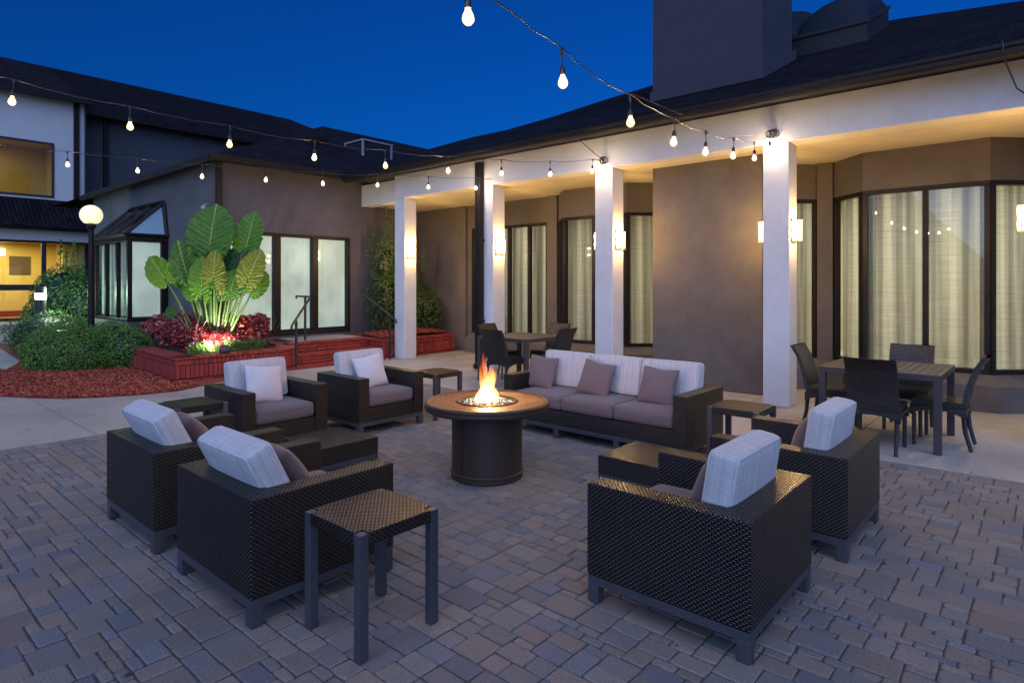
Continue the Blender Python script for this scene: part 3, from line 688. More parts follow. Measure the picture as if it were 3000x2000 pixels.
fr = MB(); fr.box(gx - .06, gx + .03, -2, 7.5, 3.18, 3.268); fr.box(gx - .06, gx + .03, -2, 7.5, .22, .32); fr.box(gx - .06, gx + .03, 5.85, 6.0, .32, 3.18); fr.box(gx - .06, gx + .03, 7.42, 7.5, .32, 3.18); fr.box(gx - .06, gx + .03, 2.6, 2.7, .32, 3.18)
fr.box(gx - .06, gx + .035, -2, 5.85, 1.36, 1.58)
f = fr.build('window', 'black', H)
MB().box(gx - .02, gx - .015, -2, 7.42, .32, 3.18).build('pane', 'glass', f)
ri = MB(); ri.box(-32.4, -32.3, -3, 9, .2, 3.5); ri.box(-32.3, gx - .1, -3, 9, 3.3, 3.4); ri.box(-32.3, gx - .1, 7.6, 7.7, .2, 3.4); ri.box(-32.3, -31.1, 6.9, 7.6, .2, 3.3); ri.build('lower_room', 'yroom', H)
bx('room_floor', 'wfloor', H, -32.3, gx - .1, -3, 7.6, .2, .26); bx('baseboard', 'brick', H, -32.3, -32.26, -3, 7.6, .26, .5, col=(.22, .03, .02))
bx('notice_plaque', 'door', H, -32.3, -32.26, 5.35, 6.05, 2.0, 2.75)
area('lower_room_lamp', (-30.7, 4.6, 3.25), 1.0, 3.0, 210, (1.0, 0.82, 0.36))
M['panel_lamp'] = emit('corridor_lamp', (1.0, .95, .7), 3.0)
bx('corridor_lamp', 'panel_lamp', H, -32.28, -32.15, 4.2, 5.2, 2.75, 3.05)
bx('threshold', 'concrete', H, -29.9, -27.0, -4, 7.6, -.05, .2)

# ------------------------------------------------------------------ brick planters and steps
def brickrun(mb, p, q, z0, z1, w_, depth, gap=0.008, out=0.0, rgt=True):
    """row of separate bricks from p to q; they face to the right of the direction p->q"""
    d = Vector((q[0] - p[0], q[1] - p[1])); L = d.length; d /= L; n = Vector((d[1], -d[0]))
    k = max(1, round(L / (w_ + gap))); st = L / k
    m_ = Matrix(((d[0], n[0], 0, p[0]), (d[1], n[1], 0, p[1]), (0, 0, 1, 0), (0, 0, 0, 1)))
    for i in range(k):
        a = rng.uniform(0.75, 1.2); c = (0.27 * a, 0.034 * a, 0.024 * a); j = rng.uniform(-.003, .003)
        mb.box(i * st + gap / 2, (i + 1) * st - gap / 2, -depth, out + j, z0 + gap / 2, z1 - gap / 2, m_, c)
def planter_wall(name, poly, zt, parent):
    mb = MB()
    for p, q in zip(poly, poly[1:]):
        brickrun(mb, p, q, 0.0, 0.06, .20, .22); brickrun(mb, p, q, 0.06, 0.27, .066, .20, out=.03); brickrun(mb, p, q, 0.27, zt, .066, .24, out=.0)
        brickrun(mb, p, q, zt, zt + .055, .085, .34, out=.012)
    return mb.build(name, 'brick', parent, bevel=.006)
P1 = empty('brick_planter', label='raised painted red brick planter filled with red coleus', cat='planter')
poly = [(-14.2, 4.05), (-10.62, 3.86), (-10.62, 5.70), (-10.78, 6.02), (-11.5, 6.42), (-12.3, 6.46)]
planter_wall('brick_wall', poly, 0.355, P1)
inn = [(-14.2, 4.37), (-12.4, 4.27), (-10.94, 4.18), (-10.94, 5.62), (-11.08, 5.83), (-11.6, 6.12), (-12.33, 6.15), (-12.33, 5.22), (-14.2, 5.2)]
MB().prism(inn, 0.0, 0.37).build('soil', 'soil', P1)
MB().prism([(-14.15, 4.3), (-12.4, 4.14), (-10.80, 4.0), (-10.80, 5.7), (-11.5, 6.3), (-12.3, 6.3), (-12.3, 5.2), (-14.15, 5.2)], 0.0, .26).build('mortar_core', 'mortar', P1)
P2 = empty('brick_planter', label='painted red brick planter with bare mulch behind the first column', cat='planter')
poly2 = [(-12.3, 8.04), (-10.74, 8.02), (-10.72, 10.1)]
planter_wall('brick_wall', poly2, 0.355, P2)
MB().prism([(-12.3, 8.2), (-10.9, 8.2), (-10.9, 10.1), (-12.3, 10.3)], 0, .30).build('mortar_core', 'mortar', P2)
mb = MB()
zf = lambda x, y: 0.36 + 0.16 * max(0, 1 - ((x + 11.6) / 0.9) ** 2) * max(0, 1 - ((y - 9.4) / 1.5) ** 2)
mb.grid([[(x, y, zf(x, y)) for x in np.linspace(-12.34, -11.02, 8)] for y in np.linspace(8.3, 10.3, 10)], col=(.15, .034, .018))
chips(mb, (-12.3, -11.02), (8.3, 10.2), 12000, lambda x, y: True, zf)
mb.build('mulch_top', 'mulch', P2, recalc=False)
ST = empty('brick_steps', label='red brick steps between the two planters leading to the wing door', cat='steps')
mb = MB()
for (x, z0, z1) in ((-10.60, 0.0, 0.06), (-10.86, 0.06, 0.25), (-11.22, 0.25, 0.45)):
    y0_, y1_ = (5.6 + (-10.6 - x) * .9, 8.02)
    if z1 - z0 > .1:
        nrow = 2; hh = (z1 - z0 - .06) / nrow
        for r_ in range(nrow): brickrun(mb, (x, y0_), (x, y1_), z0 + hh * r_, z0 + hh * (r_ + 1), .2, .1)
        brickrun(mb, (x, y0_), (x, y1_), z1 - .06, z1, .066, .36 if z1 < .4 else .22, out=.02)
    else: brickrun(mb, (x, y0_), (x, y1_), z0, z1, .066, .30)
mb.build('brick_risers', 'brick', ST, bevel=.005)
mb = MB(); mb.box(-12.35, -10.9, 6.0, 8.0, 0, .05); mb.box(-12.35, -11.0, 6.3, 8.0, .05, .235); mb.box(-12.35, -11.28, 6.44, 8.0, .235, .43); mb.build('mortar_core', 'mortar', ST)
bx('landing', 'concrete', ST, -12.35, -11.44, 6.47, 8.0, .43, .452)
def handrail(pts, posts, label):
    t = empty('handrail', (0, 0, 0), label=label, cat='handrail', group='black handrails beside the brick steps')
    rl = MB(); rl.tube(pts, .022, 8); rl.build('rail', 'black', t, smooth=False)
    for (x, y, z0, z1) in posts:
        MB().box(x - .02, x + .02, y - .02, y + .02, z0, z1).build('post', 'black', t, bevel=.004)
handrail([(-12.0, 6.75, 1.29), (-12.0, 6.75, 1.345), (-11.45, 6.73, 1.34), (-11.28, 6.62, 1.29), (-10.40, 5.76, .84), (-10.38, 5.74, .78)], [(-11.56, 6.70, .45, 1.33), (-10.60, 5.96, 0.06, .92)], 'black handrail left of the brick steps, next to the red planting')
handrail([(-11.78, 8.14, 1.28), (-11.78, 8.14, 1.345), (-11.5, 8.14, 1.345), (-10.42, 8.14, .83), (-10.40, 8.14, .77)], [(-11.60, 8.14, .41, 1.34), (-10.62, 8.14, 0.0, .90)], 'black handrail right of the brick steps, in front of the climbing shrub')

# ------------------------------------------------------------------ planting
def leaves(mb, n, sampler, size, cols, up=0.4, fold=0.25, aspect=0.45):
    for _ in range(n):
        x, y, z, nx_, ny_, nz_ = sampler()
        nn = Vector((nx_ + rng.gauss(0, .55), ny_ + rng.gauss(0, .55), nz_ + rng.gauss(0, .55) + up)).normalized()
        t = nn.cross(Vector((rng.gauss(0, 1), rng.gauss(0, 1), rng.gauss(0, 1)))).normalized(); b_ = nn.cross(t)
        l = size * rng.uniform(.6, 1.25); w_ = l * aspect; p = Vector((x, y, z))
        k = rng.uniform(.6, 1.35); c = rng.choice(cols); c = (c[0] * k, c[1] * k, c[2] * k)
        mb.add([p - t * l * .5, p + b_ * w_ * .5 + nn * fold * w_, p + t * l * .5, p - b_ * w_ * .5 + nn * fold * w_], [(0, 1, 2), (0, 2, 3)], c)
def ellips(cx, cy, cz, rx, ry, rz_, shell=0.26, zmin=None, lump=0.075):
    ph = [rng.uniform(0, 6) for _ in range(6)]
    def f():
        while True:
            u = rng.uniform(-1, 1); a = rng.uniform(0, 2 * pi); q = (1 - u * u) ** .5
            d = (q * cos(a), q * sin(a), u)
            r_ = 1 - shell * rng.random() ** 2.0
            r_ *= 1 + lump * (sin(3 * a + ph[0]) * .5 + sin(5 * a + 4 * u + ph[1]) * .5 + .5 * sin(9 * u + 7 * a + ph[2]))
            z = cz + d[2] * rz_ * r_
            if zmin is not None and z < zmin: continue
            return (cx + d[0] * rx * r_, cy + d[1] * ry * r_, z, *d)
    return f
GREEN = [(0.095, 0.23, 0.030), (0.12, 0.26, 0.038), (0.08, 0.19, 0.026), (0.20, 0.31, 0.05)]
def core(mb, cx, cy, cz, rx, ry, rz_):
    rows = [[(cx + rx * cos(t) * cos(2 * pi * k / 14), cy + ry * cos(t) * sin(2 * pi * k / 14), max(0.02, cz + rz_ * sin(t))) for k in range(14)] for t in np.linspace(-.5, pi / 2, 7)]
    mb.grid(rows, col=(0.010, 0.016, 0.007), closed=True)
def shrub(name, parts, n, size, label, cat='shrub', cols=GREEN, sprigs=(), group=None, loc=(0, 0, 0)):
    t = empty(name, loc, label=label, cat=cat, group=group)
    mb = MB(); tot = sum(p[3] * p[5] + p[4] * p[5] + p[3] * p[4] for p in parts)
    for p in parts:
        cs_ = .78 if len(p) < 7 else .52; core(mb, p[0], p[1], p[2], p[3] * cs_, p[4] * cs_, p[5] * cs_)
        w_ = (p[3] * p[5] + p[4] * p[5] + p[3] * p[4]) / tot
        leaves(mb, int(n * w_), ellips(*p, zmin=.04), size, cols)
    st = MB()
    for (x, y, z0, z1, lean) in sprigs:
        pts = [(x + lean * (i / 5) ** 2, y, z0 + (z1 - z0) * i / 5) for i in range(6)]
        st.tube(pts, .008, 4)
        def smp():
            k = rng.random(); a = rng.uniform(0, 2 * pi); r_ = rng.uniform(.02, .12) * (1.15 - k)
            return (x + lean * k * k + cos(a) * r_, y + sin(a) * r_, z0 + (z1 - z0) * k, cos(a), sin(a), .5)
        leaves(mb, int((z1 - z0) * 110), smp, size, cols)
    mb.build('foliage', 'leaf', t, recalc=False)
    for p in parts:
        for k in range(4):
            a = rng.uniform(0, 6.28); st.tube([(p[0], p[1], 0.0), (p[0] + .1 * cos(a), p[1] + .1 * sin(a), p[2] * .6), (p[0] + p[3] * .6 * cos(a), p[1] + p[4] * .6 * sin(a), p[2] + p[5] * .5)], [.02, .014, .006], 5)
    st.build('stems', 'wood', t); return t
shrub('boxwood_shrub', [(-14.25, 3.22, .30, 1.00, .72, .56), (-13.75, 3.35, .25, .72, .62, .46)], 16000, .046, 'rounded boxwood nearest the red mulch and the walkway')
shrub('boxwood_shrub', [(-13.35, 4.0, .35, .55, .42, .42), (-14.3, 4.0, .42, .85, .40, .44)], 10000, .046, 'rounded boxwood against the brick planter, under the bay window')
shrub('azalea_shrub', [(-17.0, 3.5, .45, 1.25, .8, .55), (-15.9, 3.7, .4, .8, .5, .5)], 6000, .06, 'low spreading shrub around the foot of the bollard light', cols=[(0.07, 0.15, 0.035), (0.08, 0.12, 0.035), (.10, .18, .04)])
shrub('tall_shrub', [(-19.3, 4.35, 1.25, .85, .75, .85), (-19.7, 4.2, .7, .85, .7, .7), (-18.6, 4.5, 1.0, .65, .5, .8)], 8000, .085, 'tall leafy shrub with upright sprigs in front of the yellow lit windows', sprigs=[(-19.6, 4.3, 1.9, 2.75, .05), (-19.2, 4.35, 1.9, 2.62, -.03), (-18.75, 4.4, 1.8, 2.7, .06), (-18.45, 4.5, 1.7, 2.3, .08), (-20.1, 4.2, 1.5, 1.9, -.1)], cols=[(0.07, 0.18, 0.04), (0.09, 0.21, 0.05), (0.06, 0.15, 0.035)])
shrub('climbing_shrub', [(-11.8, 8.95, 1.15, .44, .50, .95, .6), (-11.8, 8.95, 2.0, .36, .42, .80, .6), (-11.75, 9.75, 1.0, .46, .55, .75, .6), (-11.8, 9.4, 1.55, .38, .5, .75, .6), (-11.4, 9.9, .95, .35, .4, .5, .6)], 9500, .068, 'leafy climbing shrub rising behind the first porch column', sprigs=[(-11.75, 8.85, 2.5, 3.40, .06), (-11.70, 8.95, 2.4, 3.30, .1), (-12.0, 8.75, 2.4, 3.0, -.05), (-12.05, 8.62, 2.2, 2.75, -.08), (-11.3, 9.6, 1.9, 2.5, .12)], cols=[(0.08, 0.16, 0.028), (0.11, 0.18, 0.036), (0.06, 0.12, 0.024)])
# coleus mass and edging annuals: nobody could count these plants
mb = MB()
inn2 = [(-14.1, 4.45), (-12.4, 4.36), (-11.12, 4.30), (-11.12, 5.55), (-11.25, 5.75), (-11.7, 6.0), (-12.25, 6.05), (-12.25, 5.2), (-14.1, 5.18)]
def csamp():
    while True:
        x, y = rng.uniform(-14.1, -11.05), rng.uniform(4.2, 6.1)
        if not inpoly(x, y, inn2): continue
        e = min(1, (-11.05 - x) / .45, (y - 4.25) / .4); h_ = .38 + (.22 + .34 * e + .07 * sin(7 * x) * sin(6 * y + 1)) * (rng.random() ** .35)
        return (x, y, h_, .5, -.25, .6)
leaves(mb, 5200, csamp, .105, [(.26, .012, .014), (.34, .022, .022), (.17, .008, .012), (.42, .08, .07), (.48, .20, .16)], .5, .2, .72)
tag(mb.build('coleus_bed', 'leaf', recalc=False), 'dense dark red coleus filling the brick planter', 'bedding plants', kind='stuff')
mb = MB()
def asamp():
    y = rng.uniform(4.22, 5.6); x = -11.02 + rng.uniform(-.10, .06) - (.0 if y < 5.4 else (y - 5.4) * .5)
    if 4.62 < y < 4.86: y -= .35
    return (x, y, .38 + .20 * rng.random(), .5, -.2, .5)
leaves(mb, 1500, asamp, .055, [(.10, .20, .03), (.14, .24, .04), (.07, .15, .03)], .4, .2, .5)
leaves(mb, 50, lambda: (lambda q: (q[0], q[1], .60, 0, 0, 1))(asamp()), .035, [(.5, .2, .5), (.7, .6, .65)], .8, .1, .9)
tag(mb.build('annual_edging', 'leaf', recalc=False), 'bright green flowering annuals along the planter edge', 'bedding plants', kind='stuff')
def spikes(loc, n, hgt, spread, label, seedcol):
    t = empty('fountain_grass', loc, label=label, cat='ornamental grass', group='feathery grasses in the planter')
    st = MB(); pl_ = MB()
    for k in range(n):
        a = 2 * pi * k / n + rng.uniform(-.3, .3); s_ = spread * rng.uniform(.3, 1.0); hh = hgt * rng.uniform(.75, 1.05)
        pts = [Vector((cos(a) * s_ * (i / 7) ** 1.6, sin(a) * s_ * (i / 7) ** 1.6, hh * (i / 7))) for i in range(8)]
        st.tube(pts, .004, 4)
        for q in range(46):
            i = rng.uniform(.58, 1.0); p = pts[0].lerp(pts[7], i); p.x = cos(a) * s_ * i ** 1.6; p.y = sin(a) * s_ * i ** 1.6; p.z = hh * i
            b_ = rng.uniform(0, 6.28); d = Vector((cos(b_), sin(b_), .8)).normalized() * rng.uniform(.012, .026)
            e = d.cross(Vector((rng.random(), rng.random(), rng.random()))).normalized() * .004
            pl_.add([p - e, p + e, p + d], [(0, 1, 2)], seedcol)
    st.build('stems', 'wood', t); pl_.build('plumes', 'flower', t); return t
spikes((-11.35, 4.42, .38), 4, .85, .35, 'pale feathery grass spikes catching the spotlight in the red coleus', (.45, .36, .38))
spikes((-12.9, 4.6, .38), 4, .72, .3, 'feathery grass spikes in front of the bay window blind', (.25, .2, .22))
spikes((-11.25, 5.75, .38), 7, .62, .45, 'dark feathery grass leaning toward the left handrail', (.12, .09, .10))
# elephant ear
EE = empty('elephant_ear_plant', (-11.55, 4.85, .37), label='giant elephant ear plant with huge veined leaves above the red coleus', cat='plant')
Rv = Vector((cos(R(41.3)), sin(R(41.3)), 0)); Fv = Vector((-sin(R(41.3)), cos(R(41.3)), 0))
prof_th = [0, 12, 28, 48, 68, 90, 112, 132, 150, 164, 176]; prof_r = [1, .93, .82, .69, .58, .50, .46, .44, .40, .30, .10]
def ear(jx, jz, jd, tx, tz, td, hw, col, fold=0.12, base=(0, 0)):
    """junction and tip as (right, up, away) offsets from the plant's base, half width in metres"""
    J = Rv * jx + Vector((0, 0, jz)) + Fv * jd; T = Rv * tx + Vector((0, 0, tz)) + Fv * td
    ax = T - J; L = ax.length; ax.normalize(); nrm = (-Fv + Vector((0, 0, .15))); nrm = (nrm - ax * nrm.dot(ax)).normalized(); side = ax.cross(nrm).normalized()
    kw = hw / (0.53 * L); mb = MB(); uvs = []; vs = []; fs = []
    th = [t_ for t_ in np.linspace(-177, 177, 72)]; rg = 6
    ph = rng.uniform(0, 6)
    for k in range(rg + 1):
        fr_ = k / rg
        for t_ in th:
            r_ = np.interp(abs(t_), prof_th, prof_r) * fr_
            r_ *= 1 + (.022 * sin(R(t_) * 24 + ph) + .016 * sin(R(t_) * 41 + 3 * ph)) * fr_
            a = cos(R(t_)) * r_; l = sin(R(t_)) * r_ * kw
            z = fold * abs(l) * L - 0.10 * L * max(0, a) ** 2 + (0.024 * L * sin(R(t_) * 15 + ph) + .014 * L * sin(R(t_) * 27 + 2 * ph)) * fr_ ** 2.2 - .10 * L * max(0, -a)
            vs.append(J + ax * (a * L) + side * (l * L) + nrm * z); uvs.append((a, l))
    n = len(th)
    for k in range(rg):
        for i in range(n - 1): fs.append((k * n + i, k * n + i + 1, (k + 1) * n + i + 1, (k + 1) * n + i))
    mb.add(vs, fs, col); lf = mb.build('leaf', 'ear', EE, smooth=True, uvs=uvs)
    b0 = Rv * base[0] + Fv * base[1]
    mid = b0.lerp(J, .55) + Vector((0, 0, .06 * L)); pts = [b0, b0.lerp(mid, .5) + Vector((0, 0, .03)), mid, mid.lerp(J, .6) + nrm * -.02, J]
    MB().tube(pts, [.034, .028, .022, .017, .012], 7).build('stem', 'stem', lf, smooth=True)
def cp(cx, cy): return ((cx - 802) * .2551 / 160.0, (1440 - cy) * .2551 / 160.0 + .55)
G1, G2, G3, G4 = (.055, .17, .018), (.10, .24, .016), (.014, .085, .035), (.16, .20, .018)
EL = [((775, 565), (805, 95), 240, -.05, .05, G1), ((640, 560), (685, 150), 165, .25, .35, G3), ((1140, 585), (1212, 165), 150, .15, .2, G1), ((385, 800), (330, 605), 110, .2, .25, G3),
      ((560, 890), (450, 530), 135, -.2, -.2, (.05, .15, .018)), ((310, 950), (178, 712), 130, -.2, -.3, G2), ((490, 1010), (455, 880), 92, -.05, -.1, G2), ((755, 1060), (735, 705), 125, -.28, -.25, G2),
      ((890, 955), (920, 640), 112, -.3, -.35, G4), ((975, 1060), (995, 820), 38, -.25, -.25, G4), ((1062, 830), (1112, 540), 100, .1, .15, G3), ((1240, 955), (1388, 632), 135, -.15, -.2, G4),
      ((1280, 1080), (1420, 880), 125, -.1, -.05, G2), ((1090, 1050), (1190, 755), 85, .1, .15, G3), ((380, 1325), (278, 1360), 62, -.1, -.1, G1)]
EL += [((640, 1130), (590, 930), 125, -.12, -.1, G1), ((870, 1150), (850, 930), 110, -.1, -.1, G1), ((1030, 1100), (1080, 840), 120, -.1, -.05, G1), ((700, 830), (660, 560), 120, .3, .35, G3),
       ((960, 820), (985, 560), 115, .3, .35, G3), ((520, 800), (470, 600), 110, .3, .35, G3), ((760, 1190), (770, 1010), 85, -.05, -.05, G2), ((950, 1150), (985, 985), 70, .0, .0, G1)]
for (j, t_, hw, d0, d1, c) in EL:
    hw *= 1.13; t_ = (t_[0] + (t_[0] - j[0]) * .04, t_[1] + (t_[1] - j[1]) * .04)
    a, b_ = cp(*j), cp(*t_)
    ear(a[0], a[1], d0, b_[0], b_[1], d1, hw * .2551 / 160, c, base=(a[0] * .22, rng.uniform(-.06, .1)))
t = empty('spotlight', (-10.74, 4.70, .41), label='dark rock-shaped garden spotlight lighting the red coleus', cat='spotlight')
rk = MB(); rk.lathe([(.02, 0), (.085, .01), (.10, .05), (.08, .11), (.04, .14), (.005, .148)], 14); o = rk.build('housing', 'stone', t, smooth=True)
l = bpy.data.lights.new('garden_spot', 'SPOT'); l.energy = 190; l.color = (1.0, 0.90, 0.76); l.spot_size = R(165); l.spot_blend = .6; l.shadow_soft_size = .03
lo = bpy.data.objects.new('garden_spot', l); COL.objects.link(lo); lo.location = (-10.86, 4.62, .53)
lo.rotation_euler = (Vector((-11.5, 4.6, 1.05)) - Vector((-10.93, 4.64, .53))).to_track_quat('-Z', 'Y').to_euler()
t = empty('globe_lamp_post', (-14.56, 3.71, 0), label='lamp post with a glowing white globe left of the glazed bay', cat='lamp post')
MB().lathe([(.09, 0), (.09, .05), (.058, .07), (.058, 2.30), (.052, 2.31), (.045, 2.70), (.085, 2.75), (.085, 2.80), (.05, 2.82)], 16).build('pole', 'bronze', t)
gl = MB(); gl.lathe([(.10, -.165)] + [(.202 * cos(a), .202 * sin(a)) for a in np.linspace(-.95, 1.5, 14)] + [(.003, .202)], 24, (0, 0, 2.99)); gl.build('globe', 'globe', t, smooth=True)
t = empty('bollard_light', (-17.05, 3.38, .0), label='black cylindrical bollard light with a bright white band', cat='bollard')
MB().lathe([(.098, 0), (.098, 1.255)], 20).build('post', 'black', t); MB().lathe([(.103, 1.257), (.103, 1.395)], 20).build('lens', 'bollard_l', t); MB().lathe([(.100, 1.397), (.100, 1.545), (.085, 1.555)], 20).build('cap', 'black', t)
l = bpy.data.lights.new('bollard_lamp', 'POINT'); l.energy = 95; l.color = (.70, 1.0, .74); l.shadow_soft_size = .12
lo = bpy.data.objects.new('bollard_lamp', l); COL.objects.link(lo); lo.location = (-17.02, 3.62, 1.38)

# ------------------------------------------------------------------ lounge furniture
def cushion(name, mat, parent, x0, x1, y0, y1, z0, z1, puff=0.02, mtx=None, rnd=0.04, flat_top=False):
    """soft box: subdivided faces pushed out in the middle, rounded edges"""
    nx_, ny_, nz_ = 7, 7, 5; bm = bmesh.new()
    bmesh.ops.create_cube(bm, size=1); bmesh.ops.subdivide_edges(bm, edges=bm.edges[:], cuts=5, use_grid_fill=True)
    sx, sy, sz = x1 - x0, y1 - y0, z1 - z0; cx, cy, cz = (x0 + x1) / 2, (y0 + y1) / 2, (z0 + z1) / 2
    uvl = bm.loops.layers.uv.new("UVMap")
    for f in bm.faces:
        ax = max(range(3), key=lambda i: abs(f.normal[i]))
        for lp in f.loops:
            q = (lp.vert.co.x * sx, lp.vert.co.y * sy, lp.vert.co.z * sz); lp[uvl].uv = (q[0] if ax != 0 else q[1], q[2] if ax != 2 else q[1])
    r_ = min(rnd, min(sx, sy, sz) * .45)
    def am(t_, h_):
        a_ = abs(t_)
        return math.copysign(h_ if a_ > .9 else (h_ - r_) * (1.0 if a_ > .55 else (.55 if a_ > .25 else 0)), t_)
    for v_ in bm.verts:
        p = v_.co * 2; h = (sx / 2, sy / 2, sz / 2); q = [am(p[i], h[i]) for i in range(3)]
        inner = [max(-h[i] + r_, min(h[i] - r_, q[i])) for i in range(3)]; d = Vector([q[i] - inner[i] for i in range(3)])
        if d.length > 1e-9: d = d.normalized() * r_
        q = Vector(inner) + d
        pf = [(1 - p[(i + 1) % 3] ** 2) * (1 - p[(i + 2) % 3] ** 2) for i in range(3)]
        for i in range(3):
            if abs(p[i]) > .99 and not (flat_top and i != 1): q[i] += math.copysign(puff * pf[i], p[i])
        q += Vector((rng.uniform(-1, 1), rng.uniform(-1, 1), rng.uniform(-1, 1))) * .0022
        q += Vector((cx, cy, cz)); v_.co = (mtx @ q) if mtx is not None else q
    me = bpy.data.meshes.new(name); bm.to_mesh(me); bm.free(); me.materials.append(M[mat]); me.polygons.foreach_set("use_smooth", [True] * len(me.polygons))
    o = bpy.data.objects.new(name, me); COL.objects.link(o)
    if parent: o.parent = parent
    md = o.modifiers.new("sub", 'SUBSURF'); md.levels = 2; md.render_levels = 2
    return o
def piping(parent, x0, x1, y0, y1, z, r_=.006, mat='cush'): pass
def lounge(name, Wd, D, nseat, label, cat, group):
    t = empty(name, label=label, cat=cat, group=group)
    hw, hd = Wd / 2, D / 2; a = .13; bk = .15
    mb = MB()
    mb.prism([(-hw, -hd), (-hw + a, -hd), (-hw + a, hd - bk), (hw - a, hd - bk), (hw - a, -hd), (hw, -hd), (hw, hd), (-hw, hd)], .14, .60); mb.box(-hw + a - .003, hw - a + .003, -hd + .012, hd - bk + .003, .141, .285)
    mb.build('wicker_body', 'wicker', t, bevel=.007)
    fr = MB(); e = .004
    fr.box(-hw + e, hw - e, -hd + e, -hd + .05, .095, .138); fr.box(-hw + e, hw - e, hd - .05, hd - e, .095, .138); fr.box(-hw + e, -hw + .05, -hd + .05, hd - .05, .095, .138); fr.box(hw - .05, hw - e, -hd + .05, hd - .05, .095, .138)
    fr.build('base_frame', 'frame', t)
    xs = [-hw + e, hw - .058 - e] + ([-hw + Wd / 3 - .03, -hw + 2 * Wd / 3 - .03] if nseat > 1 else [])
    for x in xs:
        for y in (-hd + e, hd - .058 - e): MB().box(x, x + .058, y, y + .058, 0.004, .094).build('leg', 'frame', t, bevel=.003)
    iw = (Wd - 2 * a - .01) / nseat
    for k in range(nseat):
        x0 = -hw + a + .005 + k * iw
        cushion('seat_cushion', 'seat', t, x0 + .002, x0 + iw - .002, -hd + .015, hd - bk - .02, .288, .43, .012, None, .026)
        bc = cushion('back_cushion', 'cush', t, -iw / 2 + .002, iw / 2 - .002, -.068, .068, .004, .405, .014, None, .024, True)
        bc.location = (x0 + iw / 2, .175, .43); bc.rotation_euler = (R(-9), 0, 0)
        pp = MB(); w2_ = iw / 2 - .014; loop = [(-w2_ + .02, .016), (w2_ - .02, .016), (w2_, .036), (w2_, .373), (w2_ - .02, .393), (-w2_ + .02, .393), (-w2_, .373), (-w2_, .036), (-w2_ + .02, .016)]
        for ys in (-.066, .066): pp.tube([(x, ys, z) for x, z in loop], .0045, 5)
        pp.build('piping', 'cush', bc, smooth=True)
    return t
AG = 'wicker armchairs round the fire table'
ac = lounge('armchair', .875, .82, 1, 'wicker armchair seen from behind in the left foreground, next to a side table', 'armchair', AG)
PI = pi
# local front is -Y: rz 180 faces +Y, rz 90 faces +X, rz -90 faces -X
ac.location = (-3.21, 1.742, 0); ac.rotation_euler = (0, 0, PI)
ad = dup(ac, (-4.415, 1.735, 0), PI, 'wicker armchair seen from behind at the far left of the seating circle')
dup(ac, (-1.355, 3.02, 0), -PI / 2, 'wicker armchair seen from behind at the lower right, largest in the picture')
dup(ac, (-1.285, 4.335, 0), -PI / 2, 'wicker armchair between the near right armchair and the slatted dining table')
dup(ac, (-5.91, 3.0, 0), PI / 2, 'wicker armchair with a pale pillow in front of the brick planter')
dup(ac, (-5.85, 4.21, 0), PI / 2, 'wicker armchair with a pale pillow in front of the brick steps')
for a_ in (ac, ad):     # these two back cushions lean far back over the rail
    for c_ in a_.children:
        if c_.name.startswith('back_cushion'): c_.location.y = .132; c_.rotation_euler.x = R(-26)
sf = lounge('sofa', 2.17, .82, 3, 'three-seat wicker sofa with striped back cushions behind the fire table', 'sofa', None)
sf.location = (-3.51, 5.50, 0)
def pillow(mat, loc, rot, size, label):
    bm = bmesh.new(); bmesh.ops.create_grid(bm, x_segments=14, y_segments=14, size=.5)
    uvl = bm.loops.layers.uv.new("UVMap")
    for f in bm.faces:
        for lp in f.loops: lp[uvl].uv = (lp.vert.co.x * size, lp.vert.co.y * size)
    geo = bmesh.ops.duplicate(bm, geom=bm.verts[:] + bm.edges[:] + bm.faces[:])
    dup_v = set(g_ for g_ in geo['geom'] if isinstance(g_, bmesh.types.BMVert))
    bmesh.ops.reverse_faces(bm, faces=[g_ for g_ in geo['geom'] if isinstance(g_, bmesh.types.BMFace)])
    ph = rng.uniform(0, 6)
    for v_ in bm.verts:
        x, y = v_.co.x * 2, v_.co.y * 2
        h = ((1 - x * x) * (1 - y * y)) ** .42 * .17
        k = 1 - .07 * (1 - abs(x * y)) * max(abs(x), abs(y)) ** 2
        z = h * (1 + .10 * sin(3 * x + ph) * sin(2.5 * y + ph)) + .012 * sin(5 * x + 3 * y + ph) * (1 - max(abs(x), abs(y)))
        v_.co = Vector((x * .5 * k * size, y * .5 * k * size + (.02 * size * (x * x - .3) if y > .5 else 0), (-z if v_ in dup_v else z) * size))
    bmesh.ops.remove_doubles(bm, verts=bm.verts[:], dist=.0008)
    me = bpy.data.meshes.new('throw_pillow'); bm.to_mesh(me); bm.free(); me.materials.append(M[mat]); me.polygons.foreach_set("use_smooth", [True] * len(me.polygons))
    o = bpy.data.objects.new('throw_pillow', me); COL.objects.link(o); o.location = loc; o.rotation_euler = rot
    md = o.modifiers.new("sub", 'SUBSURF'); md.levels = 1; md.render_levels = 1
    return tag(o, label, 'throw pillow', 'throw pillows on the lounge seats')
